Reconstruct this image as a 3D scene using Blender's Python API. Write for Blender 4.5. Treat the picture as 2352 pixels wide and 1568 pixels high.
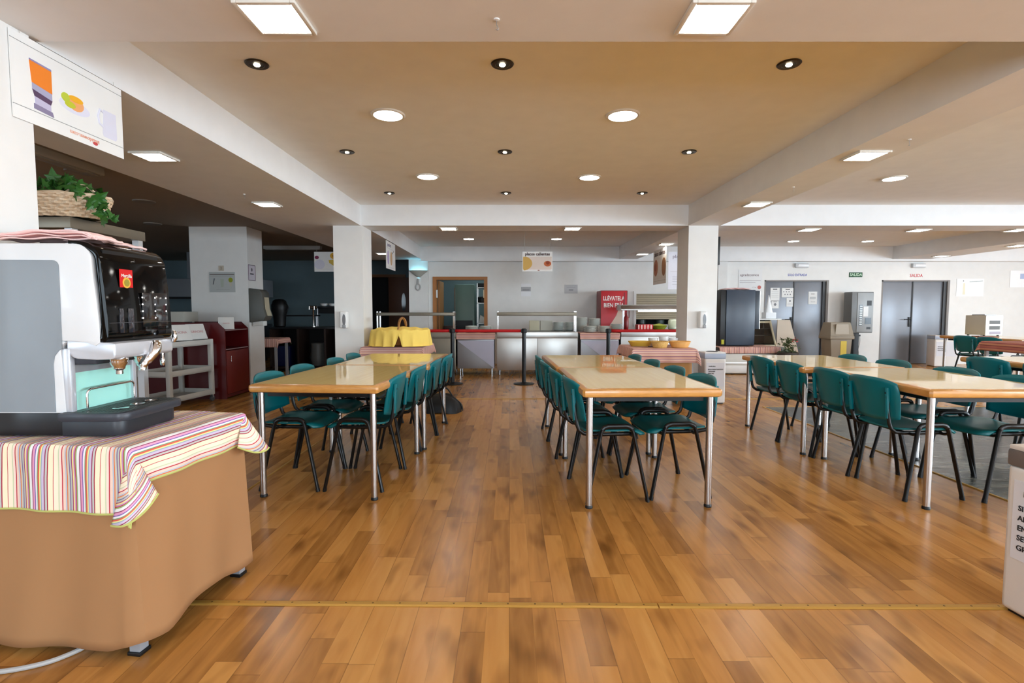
import bpy, bmesh, math, random
from mathutils import Vector, Matrix
random.seed(7)
SC = bpy.context.scene
for o in list(bpy.data.objects): bpy.data.objects.remove(o)
COL = SC.collection
PI = math.pi
R = math.radians

# ------------------------------------------------------------------ camera
cam_d = bpy.data.cameras.new('camera'); cam = bpy.data.objects.new('camera', cam_d); COL.objects.link(cam)
cam.location = (0, 0, 1.25); cam.rotation_euler = (R(90) - math.atan(73/1200), 0, 0)
cam_d.sensor_width = 36; cam_d.lens = 1200/2352*36; cam_d.shift_x = 6/2352
cam_d.clip_start = 0.05; cam_d.clip_end = 100
SC.camera = cam

# ------------------------------------------------------------------ view + world
vs = SC.view_settings
vs.view_transform = 'Standard'; vs.look = 'None'; vs.gamma = 1; vs.use_curve_mapping = False
vs.exposure = 0.65
cy = SC.cycles
cy.use_denoising = True
cy.max_bounces = 9; cy.diffuse_bounces = 5; cy.glossy_bounces = 4; cy.transmission_bounces = 6
cy.sample_clamp_indirect = 6; cy.caustics_reflective = False; cy.caustics_refractive = False
wd = bpy.data.worlds.new('sky'); SC.world = wd; wd.use_nodes = True
wn = wd.node_tree; bg = wn.nodes['Background']
sky = wn.nodes.new('ShaderNodeTexSky'); sky.sky_type = 'NISHITA'; sky.sun_disc = False
sky.sun_elevation = R(40); sky.sun_rotation = R(120)
wn.links.new(sky.outputs[0], bg.inputs[0]); bg.inputs[1].default_value = 0.12

# window daylight: area lights standing in the modelled window openings
def area(name, loc, rot, sx, sy, power, color):
    d = bpy.data.lights.new(name, 'AREA'); d.shape = 'RECTANGLE'; d.size = sx; d.size_y = sy
    d.energy = power; d.color = color
    o = bpy.data.objects.new(name, d); COL.objects.link(o); o.location = loc; o.rotation_euler = rot
    return o
DAY = (0.68, 0.85, 1.0)
WIN_R = [(-1.2, 2.6), (3.6, 2.6), (8.4, 2.6)]          # (centre y, width) of the windows in the right wall
WIN_B = [(-7.4, 2.4), (-3.0, 2.2), (1.4, 2.6), (6.0, 2.6), (10.4, 2.4)]  # leftmost window is added, its daylight brightens the dim left zone
for y, w in WIN_R: area('daylight', (13.43, y, 1.45), (0, R(90), 0), 1.5, w-.1, 60 if y > 8 else (330 if y > 0 else 310), DAY)
for x, w in WIN_B: area('daylight', (x, -3.93, 1.45), (R(90), 0, 0), w-.1, 1.5, 125 if x > 0 else (45 if x > -5 else 75), DAY)

# ------------------------------------------------------------------ materials
MATS = {}
def _new(name):
    m = bpy.data.materials.new(name); m.use_nodes = True
    return m, m.node_tree.nodes, m.node_tree.links, m.node_tree.nodes['Principled BSDF']
def srgb(r, g, b):
    f = lambda c: (c/255/12.92) if c/255 <= .04045 else ((c/255+.055)/1.055)**2.4
    return (f(r), f(g), f(b), 1)
def M(name, col=None, rough=.5, metal=0, bump=0, bscale=60, var=0, vscale=6, coat=0, trans=0, ior=1.45, emit=0, spec=None, aniso=0):
    """cached procedural material; col given as 0-255 sRGB"""
    if name in MATS: return MATS[name]
    m, n, l, p = _new(name)
    c = srgb(*col)
    p.inputs['Base Color'].default_value = c
    p.inputs['Roughness'].default_value = rough; p.inputs['Metallic'].default_value = metal
    p.inputs['Coat Weight'].default_value = coat; p.inputs['Coat Roughness'].default_value = .06
    p.inputs['Transmission Weight'].default_value = trans; p.inputs['IOR'].default_value = ior
    if spec is not None: p.inputs['Specular IOR Level'].default_value = spec
    if emit: p.inputs['Emission Color'].default_value = c; p.inputs['Emission Strength'].default_value = emit
    tc = n.new('ShaderNodeTexCoord')
    nz = n.new('ShaderNodeTexNoise'); nz.inputs['Scale'].default_value = vscale; nz.inputs['Detail'].default_value = 4
    l.new(tc.outputs['Object'], nz.inputs['Vector'])
    v = var or .04
    if not emit:
        mx = n.new('ShaderNodeMix'); mx.data_type = 'RGBA'
        mx.inputs['A'].default_value = [min(1, k*(1+v)) for k in c[:3]]+[1]
        mx.inputs['B'].default_value = [k*(1-v*1.6) for k in c[:3]]+[1]
        l.new(nz.outputs['Fac'], mx.inputs['Factor']); l.new(mx.outputs['Result'], p.inputs['Base Color'])
    if bump:
        nb = n.new('ShaderNodeTexNoise'); nb.inputs['Scale'].default_value = bscale; nb.inputs['Detail'].default_value = 3
        l.new(tc.outputs['Object'], nb.inputs['Vector'])
        b = n.new('ShaderNodeBump'); b.inputs['Strength'].default_value = bump; b.inputs['Distance'].default_value = .004
        l.new(nb.outputs['Fac'], b.inputs['Height']); l.new(b.outputs['Normal'], p.inputs['Normal'])
    MATS[name] = m
    return m

def math_node(n, l, op, a, b=None, c=None):
    k = n.new('ShaderNodeMath'); k.operation = op
    for i, v in enumerate((a, b, c)):
        if v is None: continue
        if isinstance(v, (int, float)): k.inputs[i].default_value = v
        else: l.new(v, k.inputs[i])
    return k.outputs[0]

def floor_material():
    m, n, l, p = _new('oak_laminate')
    tc = n.new('ShaderNodeTexCoord'); sp = n.new('ShaderNodeSeparateXYZ'); l.new(tc.outputs['Object'], sp.inputs[0])
    x, y = sp.outputs[0], sp.outputs[1]
    W = .095; L = .80
    xr = math_node(n, l, 'DIVIDE', x, W); row = math_node(n, l, 'FLOOR', xr)
    wn1 = n.new('ShaderNodeTexWhiteNoise'); wn1.noise_dimensions = '1D'; l.new(row, wn1.inputs['W'])
    yy = math_node(n, l, 'ADD', math_node(n, l, 'DIVIDE', y, L), math_node(n, l, 'MULTIPLY', wn1.outputs['Value'], 7.3))
    colm = math_node(n, l, 'FLOOR', yy)
    cb = n.new('ShaderNodeCombineXYZ'); l.new(row, cb.inputs[0]); l.new(colm, cb.inputs[1])
    wn2 = n.new('ShaderNodeTexWhiteNoise'); wn2.noise_dimensions = '2D'; l.new(cb.outputs[0], wn2.inputs['Vector'])
    cell = wn2.outputs['Value']
    # grain, stretched along the plank, shifted per plank
    cv = n.new('ShaderNodeCombineXYZ')
    l.new(math_node(n, l, 'ADD', math_node(n, l, 'MULTIPLY', x, 26), math_node(n, l, 'MULTIPLY', cell, 91)), cv.inputs[0])
    l.new(math_node(n, l, 'ADD', math_node(n, l, 'MULTIPLY', y, 2.6), math_node(n, l, 'MULTIPLY', cell, 37)), cv.inputs[1])
    g = n.new('ShaderNodeTexNoise'); g.inputs['Scale'].default_value = 1; g.inputs['Detail'].default_value = 2; g.inputs['Distortion'].default_value = .6
    l.new(cv.outputs[0], g.inputs['Vector'])
    cv2 = n.new('ShaderNodeCombineXYZ')
    l.new(math_node(n, l, 'ADD', math_node(n, l, 'MULTIPLY', x, 9), math_node(n, l, 'MULTIPLY', cell, 53)), cv2.inputs[0])
    l.new(math_node(n, l, 'ADD', math_node(n, l, 'MULTIPLY', y, 3.0), math_node(n, l, 'MULTIPLY', cell, 17)), cv2.inputs[1])
    k = n.new('ShaderNodeTexNoise'); k.inputs['Scale'].default_value = 1; k.inputs['Detail'].default_value = 1.5
    l.new(cv2.outputs[0], k.inputs['Vector'])
    cr = n.new('ShaderNodeValToRGB'); e = cr.color_ramp.elements
    e[0].position = 0; e[0].color = srgb(132, 86, 40); e[1].position = 1; e[1].color = srgb(214, 160, 90)
    for pos, c in ((.3, (166, 114, 56)), (.5, (192, 134, 68)), (.75, (206, 150, 82))):
        q = e.new(pos); q.color = srgb(*c)
    s = math_node(n, l, 'ADD', math_node(n, l, 'MULTIPLY', cell, .46), math_node(n, l, 'MULTIPLY', g.outputs['Fac'], .50))
    l.new(s, cr.inputs[0])
    kr = n.new('ShaderNodeValToRGB'); ke = kr.color_ramp.elements
    ke[0].position = .55; ke[0].color = (1, 1, 1, 1); ke[1].position = .76; ke[1].color = (.50, .45, .40, 1)
    l.new(k.outputs['Fac'], kr.inputs[0])
    mx = n.new('ShaderNodeMix'); mx.data_type = 'RGBA'; mx.blend_type = 'MULTIPLY'; mx.inputs['Factor'].default_value = 1
    l.new(cr.outputs[0], mx.inputs['A']); l.new(kr.outputs[0], mx.inputs['B'])
    # joints: board edge every second strip, fine line between strips, butt ends
    fx = math_node(n, l, 'FRACT', xr); dx = math_node(n, l, 'MINIMUM', fx, math_node(n, l, 'SUBTRACT', 1, fx))
    fb = math_node(n, l, 'FRACT', math_node(n, l, 'DIVIDE', xr, 2)); db = math_node(n, l, 'MINIMUM', fb, math_node(n, l, 'SUBTRACT', 1, fb))
    fy = math_node(n, l, 'FRACT', yy); dy = math_node(n, l, 'MINIMUM', fy, math_node(n, l, 'SUBTRACT', 1, fy))
    l1 = math_node(n, l, 'LESS_THAN', dx, .012); l2 = math_node(n, l, 'LESS_THAN', db, .011); l3 = math_node(n, l, 'LESS_THAN', dy, .0032)
    ln = math_node(n, l, 'ADD', math_node(n, l, 'MULTIPLY', l1, .16), math_node(n, l, 'ADD', math_node(n, l, 'MULTIPLY', l2, .24), math_node(n, l, 'MULTIPLY', l3, .26)))
    mx2 = n.new('ShaderNodeMix'); mx2.data_type = 'RGBA'; mx2.clamp_factor = True
    l.new(ln, mx2.inputs['Factor']); l.new(mx.outputs['Result'], mx2.inputs['A']); mx2.inputs['B'].default_value = srgb(60, 36, 16)
    l.new(mx2.outputs['Result'], p.inputs['Base Color'])
    p.inputs['Roughness'].default_value = .30
    p.inputs['Specular IOR Level'].default_value = .42
    rr = math_node(n, l, 'ADD', math_node(n, l, 'MULTIPLY', g.outputs['Fac'], .03), .23); l.new(rr, p.inputs['Roughness'])
    return m

def stone_material():
    m, n, l, p = _new('dark_stone_tile')
    tc = n.new('ShaderNodeTexCoord'); mp = n.new('ShaderNodeMapping'); mp.inputs['Scale'].default_value = (3, 9, 1)
    l.new(tc.outputs['Object'], mp.inputs[0])
    a = n.new('ShaderNodeTexNoise'); a.inputs['Scale'].default_value = 1.1; a.inputs['Detail'].default_value = 8; a.inputs['Distortion'].default_value = 1.8
    l.new(mp.outputs[0], a.inputs['Vector'])
    cr = n.new('ShaderNodeValToRGB'); e = cr.color_ramp.elements
    e[0].position = .3; e[0].color = srgb(38, 40, 36); e[1].position = .72; e[1].color = srgb(132, 132, 122); q = e.new(.5); q.color = srgb(78, 80, 74)
    l.new(a.outputs['Fac'], cr.inputs[0])
    br = n.new('ShaderNodeTexBrick'); br.offset = 0; br.inputs['Scale'].default_value = 1; br.inputs['Brick Width'].default_value = .4; br.inputs['Row Height'].default_value = .4
    br.inputs['Mortar Size'].default_value = .004; br.inputs['Color1'].default_value = (1, 1, 1, 1); br.inputs['Color2'].default_value = (.86, .86, .86, 1); br.inputs['Mortar'].default_value = (.25, .25, .24, 1)
    l.new(tc.outputs['Object'], br.inputs['Vector'])
    mx = n.new('ShaderNodeMix'); mx.data_type = 'RGBA'; mx.blend_type = 'MULTIPLY'; mx.inputs['Factor'].default_value = 1
    l.new(cr.outputs[0], mx.inputs['A']); l.new(br.outputs['Color'], mx.inputs['B']); l.new(mx.outputs['Result'], p.inputs['Base Color'])
    b = n.new('ShaderNodeBump'); b.inputs['Strength'].default_value = .5; b.inputs['Distance'].default_value = .006
    l.new(a.outputs['Fac'], b.inputs['Height']); l.new(b.outputs['Normal'], p.inputs['Normal'])
    p.inputs['Roughness'].default_value = .22
    return m

def wood_material(name, c1, c2, sx, rough=.35, coat=0, scale=(3, 30, 30)):
    m, n, l, p = _new(name)
    tc = n.new('ShaderNodeTexCoord'); mp = n.new('ShaderNodeMapping'); mp.inputs['Scale'].default_value = scale
    l.new(tc.outputs['Object'], mp.inputs[0])
    a = n.new('ShaderNodeTexNoise'); a.inputs['Scale'].default_value = sx; a.inputs['Detail'].default_value = 5; a.inputs['Distortion'].default_value = .7
    l.new(mp.outputs[0], a.inputs['Vector'])
    cr = n.new('ShaderNodeValToRGB'); e = cr.color_ramp.elements
    e[0].position = .3; e[0].color = srgb(*c1); e[1].position = .7; e[1].color = srgb(*c2)
    l.new(a.outputs['Fac'], cr.inputs[0]); l.new(cr.outputs[0], p.inputs['Base Color'])
    p.inputs['Roughness'].default_value = rough; p.inputs['Coat Weight'].default_value = coat; p.inputs['Coat Roughness'].default_value = .04
    MATS[name] = m
    return m

def stripe_material(name, palette, period, rough=.85):
    """woven stripes across uv.x (uv in metres)"""
    m, n, l, p = _new(name)
    uv = n.new('ShaderNodeUVMap'); sp = n.new('ShaderNodeSeparateXYZ'); l.new(uv.outputs[0], sp.inputs[0])
    f = math_node(n, l, 'FRACT', math_node(n, l, 'DIVIDE', sp.outputs[0], period))
    cr = n.new('ShaderNodeValToRGB'); cr.color_ramp.interpolation = 'CONSTANT'; e = cr.color_ramp.elements
    tot = sum(w for w, c in palette); pos = 0
    for i, (w, c) in enumerate(palette):
        q = e[0] if i == 0 else (e[1] if i == 1 else e.new(pos/tot))
        q.position = pos/tot; q.color = srgb(*c); pos += w
    l.new(f, cr.inputs[0])
    tc = n.new('ShaderNodeTexCoord'); nb = n.new('ShaderNodeTexNoise'); nb.inputs['Scale'].default_value = 300
    l.new(tc.outputs['Object'], nb.inputs['Vector'])
    b = n.new('ShaderNodeBump'); b.inputs['Strength'].default_value = .3; b.inputs['Distance'].default_value = .001
    l.new(nb.outputs['Fac'], b.inputs['Height']); l.new(b.outputs['Normal'], p.inputs['Normal'])
    l.new(cr.outputs[0], p.inputs['Base Color']); p.inputs['Roughness'].default_value = rough
    p.inputs['Specular IOR Level'].default_value = .2
    MATS[name] = m
    return m

FLOOR = floor_material(); STONE = stone_material()
def emitter(name, col, strength):
    m, n, l, p = _new(name)
    p.inputs['Base Color'].default_value = (.8, .8, .8, 1)
    p.inputs['Emission Color'].default_value = (*col, 1); p.inputs['Emission Strength'].default_value = strength
    MATS[name] = m
    return m
LAMP = emitter('lit_diffuser', (1, .97, .91), 22)
BULB = emitter('lit_bulb', (1, .86, .62), 30)
WALLP = M('white_wall_paint', (232, 231, 228), .6, bump=.05, bscale=120)
CEILP = M('ceiling_paint', (242, 240, 236), .75, bump=.05, bscale=90)
BEAMP = M('white_beam_paint', (234, 234, 234), .6, bump=.04, bscale=90)
DARKW = M('kitchen_wall_painted_dimness', (100, 118, 124), .7)  # dimness and teal glow of the kitchen zone put into the wall colour
KITC = M('kitchen_ceiling_painted_shade', (150, 140, 128), .8)  # ceiling colour darkened to carry the left zone's lack of light
PILL = M('pillar_grey_paint', (196, 196, 200), .6)
BRASS = M('brass_strip', (196, 150, 72), .38, .35)
BLACK = M('black_plastic', (14, 14, 15), .45)
BLACKM = M('black_frame_enamel', (13, 12, 12), .32)
CHROME = M('chrome', (206, 204, 202), .16, 1)
LEGM = M('chromed_table_leg', (196, 190, 186), .26, 1)
STEEL = M('brushed_stainless', (186, 184, 180), .32, 1)
STEELD = M('worn_stainless_sheet', (158, 158, 160), .42, .85)
STEELB = M('stainless_brown_reflection', (130, 122, 108), .4, .8)  # brown tone stands in for warm reflections on plain stainless
WHITE = M('white_plastic', (232, 232, 230), .38)
PAPER = M('white_paper', (236, 236, 232), .8)
TEAL = M('teal_chair_plastic', (0, 106, 114), .34, bump=.05, bscale=400)
TEAL_SHADED = M('teal_seat_shaded', (0, 98, 102), .36, bump=.05, bscale=400)  # darker copy of the chair teal, shade on the seats put into colour
TOPW = wood_material('cream_beech_laminate', (244, 214, 140), (250, 224, 154), 1.2, .03, 0, (30, 1.6, 1))
TOPW.node_tree.nodes['Principled BSDF'].inputs['IOR'].default_value = 1.42
EDGEW = wood_material('orange_beech_edging', (196, 136, 66), (216, 156, 84), 1.5, .28, .3, (8, 8, 40))

# ------------------------------------------------------------------ mesh helpers
class MB:
    def __init__(s): s.bm = bmesh.new(); s.uv = None
    def _add(s, verts, faces, mat=None):
        vs_ = [s.bm.verts.new(v if mat is None else mat @ Vector(v)) for v in verts]
        for f in faces:
            try: s.bm.faces.new([vs_[i] for i in f])
            except ValueError: pass
        return vs_
    def box(s, c, d, bev=0, rot=None, seg=2):
        b = bmesh.new(); bmesh.ops.create_cube(b, size=1)
        bmesh.ops.scale(b, vec=d, verts=b.verts)
        if bev:
            bev = min(bev, min(d)*.49)
            bmesh.ops.bevel(b, geom=b.edges[:], offset=bev, segments=seg, affect='EDGES', profile=.6)
        m = Matrix.Translation(c) @ (rot.to_4x4() if rot else Matrix.Identity(4))
        s.merge(b, m); return s
    def bx(s, x0, x1, y0, y1, z0, z1, bev=0, seg=2):
        return s.box(((x0+x1)/2, (y0+y1)/2, (z0+z1)/2), (abs(x1-x0), abs(y1-y0), abs(z1-z0)), bev, seg=seg)
    def merge(s, b, m=Matrix.Identity(4)):
        bmesh.ops.recalc_face_normals(b, faces=b.faces[:])
        vm = {v: s.bm.verts.new(m @ v.co) for v in b.verts}
        for f in b.faces:
            try: s.bm.faces.new([vm[v] for v in f.verts])
            except ValueError: pass
        b.free()
    def tube(s, pts, r, seg=10, ry=None, closed=False, cap=True):
        """round (or oval, ry) tube along a polyline; r may be a list"""
        pts = [Vector(p) for p in pts]; n = len(pts); rings = []
        ref = None
        for i, p in enumerate(pts):
            if closed: t = (pts[(i+1) % n]-pts[i-1]).normalized()
            elif i == 0: t = (pts[1]-p).normalized()
            elif i == n-1: t = (p-pts[i-1]).normalized()
            else: t = ((pts[i+1]-p).normalized()+(p-pts[i-1]).normalized()).normalized()
            if ref is None:
                ref = Vector((0, 0, 1)) if abs(t.z) < .9 else Vector((1, 0, 0))
            u = t.cross(ref).normalized(); w = u.cross(t).normalized(); ref = w
            rr = r[i] if isinstance(r, (list, tuple)) else r; r2 = ry if ry else rr
            rings.append([s.bm.verts.new(p+u*math.cos(a)*rr+w*math.sin(a)*r2) for a in [2*PI*k/seg for k in range(seg)]])
        m = n if closed else n-1
        for i in range(m):
            A, B = rings[i], rings[(i+1) % n]
            for k in range(seg): s.bm.faces.new((A[k], A[(k+1) % seg], B[(k+1) % seg], B[k]))
        if cap and not closed:
            s.bm.faces.new(rings[0][::-1]); s.bm.faces.new(rings[-1])
        return s
    def lathe(s, prof, seg=24, c=(0, 0, 0), axis='z'):
        c = Vector(c); rings = []
        for r, z in prof:
            ring = []
            for k in range(seg):
                a = 2*PI*k/seg
                v = (r*math.cos(a), r*math.sin(a), z)
                if axis == 'x': v = (z, r*math.cos(a), r*math.sin(a))
                if axis == 'y': v = (r*math.cos(a), z, r*math.sin(a))
                ring.append(s.bm.verts.new(c+Vector(v)))
            rings.append(ring)
        for A, B in zip(rings, rings[1:]):
            for k in range(seg): s.bm.faces.new((A[k], A[(k+1) % seg], B[(k+1) % seg], B[k]))
        if prof[0][0] > 1e-6: s.bm.faces.new(rings[0][::-1])
        if prof[-1][0] > 1e-6: s.bm.faces.new(rings[-1])
        return s
    def prism(s, poly, a0, a1, plane='xz', bev=0):
        """polygon in plane, extruded along the third axis from a0 to a1"""
        b = bmesh.new(); f = {'xz': lambda p, a: (p[0], a, p[1]), 'yz': lambda p, a: (a, p[0], p[1]), 'xy': lambda p, a: (p[0], p[1], a)}[plane]
        A = [b.verts.new(f(p, a0)) for p in poly]; B = [b.verts.new(f(p, a1)) for p in poly]
        n = len(poly)
        b.faces.new(A); b.faces.new(B[::-1])
        for i in range(n): b.faces.new((A[i], B[i], B[(i+1) % n], A[(i+1) % n]))
        bmesh.ops.recalc_face_normals(b, faces=b.faces[:])
        if bev:
            ed = [e for e in b.edges if len(e.link_faces) == 2 and e.calc_face_angle(0) > R(40)]
            bmesh.ops.bevel(b, geom=ed, offset=bev, segments=2, affect='EDGES', profile=.6)
        s.merge(b); return s
    def grid(s, nu, nv, fn, uvfn=None, thick=0):
        """surface fn(i,j)->point; uv in metres"""
        if s.uv is None: s.uv = s.bm.loops.layers.uv.new('uv')
        V = [[s.bm.verts.new(fn(i/nu, j/nv)) for j in range(nv+1)] for i in range(nu+1)]
        for i in range(nu):
            for j in range(nv):
                try: f = s.bm.faces.new((V[i][j], V[i+1][j], V[i+1][j+1], V[i][j+1]))
                except ValueError: continue
                f.smooth = True
                if uvfn:
                    for lp, (a, b_) in zip(f.loops, ((i, j), (i+1, j), (i+1, j+1), (i, j+1))):
                        lp[s.uv].uv = uvfn(a/nu, b_/nv)
        return s
    def obj(s, name, mat, parent=None, loc=None, smooth=True, rot=None, solid=0, sub=0):
        me = bpy.data.meshes.new(name)
        if not solid: bmesh.ops.recalc_face_normals(s.bm, faces=s.bm.faces[:])
        s.bm.to_mesh(me); s.bm.free()
        me.materials.append(mat)
        if smooth:
            me.polygons.foreach_set('use_smooth', [True]*len(me.polygons))
            me.set_sharp_from_angle(angle=R(38))
        o = bpy.data.objects.new(name, me); COL.objects.link(o)
        if loc: o.location = loc
        if rot: o.rotation_euler = rot
        if parent: o.parent = parent
        if solid:
            md = o.modifiers.new('thickness', 'SOLIDIFY'); md.thickness = solid; md.offset = 0
        if sub:
            md = o.modifiers.new('smooth', 'SUBSURF'); md.levels = sub; md.render_levels = sub
        return o

def thing(name, label, cat, loc=(0, 0, 0), rotz=0, group=None):
    o = bpy.data.objects.new(name, None); COL.objects.link(o)
    o.location = loc; o.rotation_euler = (0, 0, rotz); o.empty_display_size = .1
    o['label'] = label; o['category'] = cat
    if group: o['group'] = group
    return o
def tag(o, label, cat, group=None, kind=None):
    o['label'] = label; o['category'] = cat
    if group: o['group'] = group
    if kind: o['kind'] = kind
    return o
def struct(name, mb, mat, smooth=False, parent=None, **k):
    o = mb.obj(name, mat, parent, smooth=smooth, **k)
    if parent is None: o['kind'] = 'structure'
    return o
def dup(root, loc, rotz, label=None, group=None):
    r = root.copy(); COL.objects.link(r); r.location = loc; r.rotation_euler = (0, 0, rotz)
    if label: r['label'] = label
    if group: r['group'] = group
    for ch in list(root.children):
        c = ch.copy(); COL.objects.link(c); c.parent = r
        for g in list(ch.children):
            d = g.copy(); COL.objects.link(d); d.parent = c
    return r
def text(parent, s, size, mat, loc, rot=(R(90), 0, 0), name='lettering', align='CENTER', extrude=.0006, sx=1, bold=0):
    c = bpy.data.curves.new('t', 'FONT'); c.body = s; c.size = size; c.align_x = align; c.align_y = 'CENTER'; c.extrude = extrude; c.offset = bold
    c.resolution_u = 3
    to = bpy.data.objects.new('t', c)
    me = bpy.data.meshes.new_from_object(to); me.name = name
    bpy.data.objects.remove(to); bpy.data.curves.remove(c)
    me.materials.clear(); me.materials.append(mat)
    o = bpy.data.objects.new(name, me); COL.objects.link(o); o.location = loc; o.rotation_euler = rot; o.scale = (sx, 1, 1)
    if parent: o.parent = parent
    return o

# ------------------------------------------------------------------ setting
RX0, RX1, RY0, RY1 = -9.5, 13.4, -3.9, 12.0
KY = 14.5                                                # back wall of the dim kitchen zone on the left
ZB, ZC = 2.38, 2.655
struct('floor', MB().bx(RX0, RX1, RY0, 15.2, -.1, 0), FLOOR)
struct('floor', MB().bx(3.27, 9.6, 3.3, 6.65, .0005, .004), STONE)
struct('ceiling', MB().bx(RX0-.2, RX1+.2, RY0-.2, 15.4, ZC, ZC+.15), CEILP)
def beam(x0, x1, y0, y1, z0=ZB): struct('ceiling', MB().bx(x0, x1, y0, y1, z0, ZC+.01), BEAMP)
beam(-9.5, 13.4, 1.8, 2.28); beam(-3.22, 13.4, 7.12, 7.59)
beam(-3.22, -2.0, 2.28, 7.12); beam(-3.22, -1.98, 7.59, 12.0); beam(-3.22, -2.0, RY0, 1.8)
beam(2.41, 2.84, 2.28, 7.12); beam(2.45, 2.86, 7.59, 11.75); beam(2.41, 2.84, RY0, 1.8)
beam(8.55, 9.4, 2.28, 7.12); beam(8.55, 9.4, 7.59, 11.75)
beam(-1.98, 13.4, 11.75, 12.0, 2.335)
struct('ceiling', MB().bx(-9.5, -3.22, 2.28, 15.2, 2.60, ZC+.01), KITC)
# back wall in pieces around its openings
def wallpiece(name, x0, x1, z0, z1, y0=12.0, y1=12.15, mat=WALLP): struct(name, MB().bx(x0, x1, y0, y1, z0, z1), mat)
H_ = ZC
wallpiece('wall_back', -2.27, -1.72, 0, H_); wallpiece('wall_back', -1.72, -.50, 1.985, H_)
wallpiece('wall_back', -.50, 2.87, 0, H_); wallpiece('wall_back', 2.87, 4.55, 0, .91); wallpiece('wall_back', 2.87, 4.55, 1.64, H_)
wallpiece('wall_back', 4.55, 5.83, 0, H_); wallpiece('wall_back', 5.83, 7.30, 1.925, H_)
wallpiece('wall_back', 7.30, 8.51, 0, H_); wallpiece('wall_back', 8.51, 10.07, 1.925, H_); wallpiece('wall_back', 10.07, 13.4, 0, H_)
struct('wall_back', MB().bx(4.72, 4.93, 11.88, 12.0, 0, 2.34), WALLP)
struct('wall_back', MB().bx(-2.27, -1.84, 11.86, 12.0, 0, 2.38), WALLP)
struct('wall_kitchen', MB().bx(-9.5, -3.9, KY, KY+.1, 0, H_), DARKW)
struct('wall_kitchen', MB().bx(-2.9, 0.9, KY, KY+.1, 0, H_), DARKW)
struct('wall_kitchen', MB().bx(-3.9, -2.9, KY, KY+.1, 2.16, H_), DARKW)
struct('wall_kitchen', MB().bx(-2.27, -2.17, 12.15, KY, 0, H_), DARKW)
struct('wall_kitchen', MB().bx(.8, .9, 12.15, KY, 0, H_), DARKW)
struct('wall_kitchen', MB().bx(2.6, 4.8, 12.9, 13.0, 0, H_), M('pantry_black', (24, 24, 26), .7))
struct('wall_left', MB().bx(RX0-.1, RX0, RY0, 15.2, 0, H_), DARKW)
struct('wall_hatch', MB().bx(RX0, 13.4, 15.2, 15.3, 0, H_), M('pantry_black', (24, 24, 26), .7))
# right wall and wall behind the camera, with window openings
def windowed(axis, pos, lo, hi, wins, name, z0=.7, z1=2.2, t=.12, out=1):
    cur = lo; n = 0
    def put(a, b, c, d, nm, mat, off=0, th=t):
        if axis == 'x': mb = MB().bx(pos+off*out, pos+(off+th)*out, a, b, c, d)
        else: mb = MB().bx(a, b, pos+off*out, pos+(off+th)*out, c, d)
        return struct(nm, mb, mat)
    for c, w in wins:
        put(cur, c-w/2, 0, H_, name, WALLP); put(c-w/2, c+w/2, 0, z0, name, WALLP); put(c-w/2, c+w/2, z1, H_, name, WALLP)
        cur = c+w/2
        WINS.append((axis, pos, c, w, z0, z1, out))
    put(cur, hi, 0, H_, name, WALLP)
WINS = []
windowed('x', RX1, RY0, 15.2, WIN_R, 'wall_right'); windowed('y', RY0, RX0, RX1, WIN_B, 'wall_front', out=-1)
for i, (ax, pos, c, w, z0, z1, out) in enumerate(WINS):
    mb = MB()
    def bar(a, b, e, f):
        if ax == 'x': mb.bx(pos+.05*out, pos+.10*out, a, b, e, f)
        else: mb.bx(a, b, pos+.05*out, pos+.10*out, e, f)
    bar(c-w/2, c+w/2, z0, z0+.06); bar(c-w/2, c+w/2, z1-.06, z1)
    for q in (-.5, 0, .5): bar(c+q*w-.03*(1+q*2) if q else c-.03, c+q*w+.03*(1-q*2) if q else c+.03, z0, z1)
    struct('window_%d' % (i+1), mb, WHITE)
# square columns standing under the beams
def column(x0, x1, y0, y1, mat=WALLP, z=ZB): struct('wall_column', MB().bx(x0, x1, y0, y1, 0, z), mat)
column(-2.38, -1.985, 7.125, 7.585); column(2.42, 2.82, 7.125, 7.585)
column(-2.40, -1.99, 1.82, 2.235); column(-5.22, -4.28, 8.6, 9.12, WALLP, 2.60)
# brass cover strips on the floor
def strip(a, b, w=.03, n=0, name='trim_1'):
    a, b = Vector((*a, .0)), Vector((*b, .0)); d = (b-a); L = d.length; ang = math.atan2(d.y, d.x)
    mb = MB(); mb.prism([(-w/2, .004), (-w/2*.6, .007), (w/2*.6, .007), (w/2, .004), (w/2, .0006), (-w/2, .0006)], 0, L, 'yz')
    o = struct(name, mb, BRASS); o.location = a; o.rotation_euler = (0, 0, ang)
    if n:
        mb = MB()
        for k in range(n): mb.lathe([(.0045, .0062), (.0045, .0076), (0.0001, .0078)], 8, (L*(k+.5)/n, 0, 0))
        mb.obj('screw', M('screw_head', (120, 90, 44), .4, .6), o)
    return o
strip((-1.9, 2.165), (.625, 2.135), .034, 22, 'trim_1'); strip((.63, 2.135), (3.6, 2.115), .034, 26, 'trim_2')
strip((-3.2, 7.27), (13.2, 7.27), .012, 0, 'trim_3'); strip((3.262, 3.3), (3.262, 6.66), .02, 0, 'trim_4')
strip((-1.82, 3.0), (-1.79, 7.2), .012, 0, 'trim_5'); strip((3.262, 6.65), (9.6, 6.65), .016, 0, 'trim_6')
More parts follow.
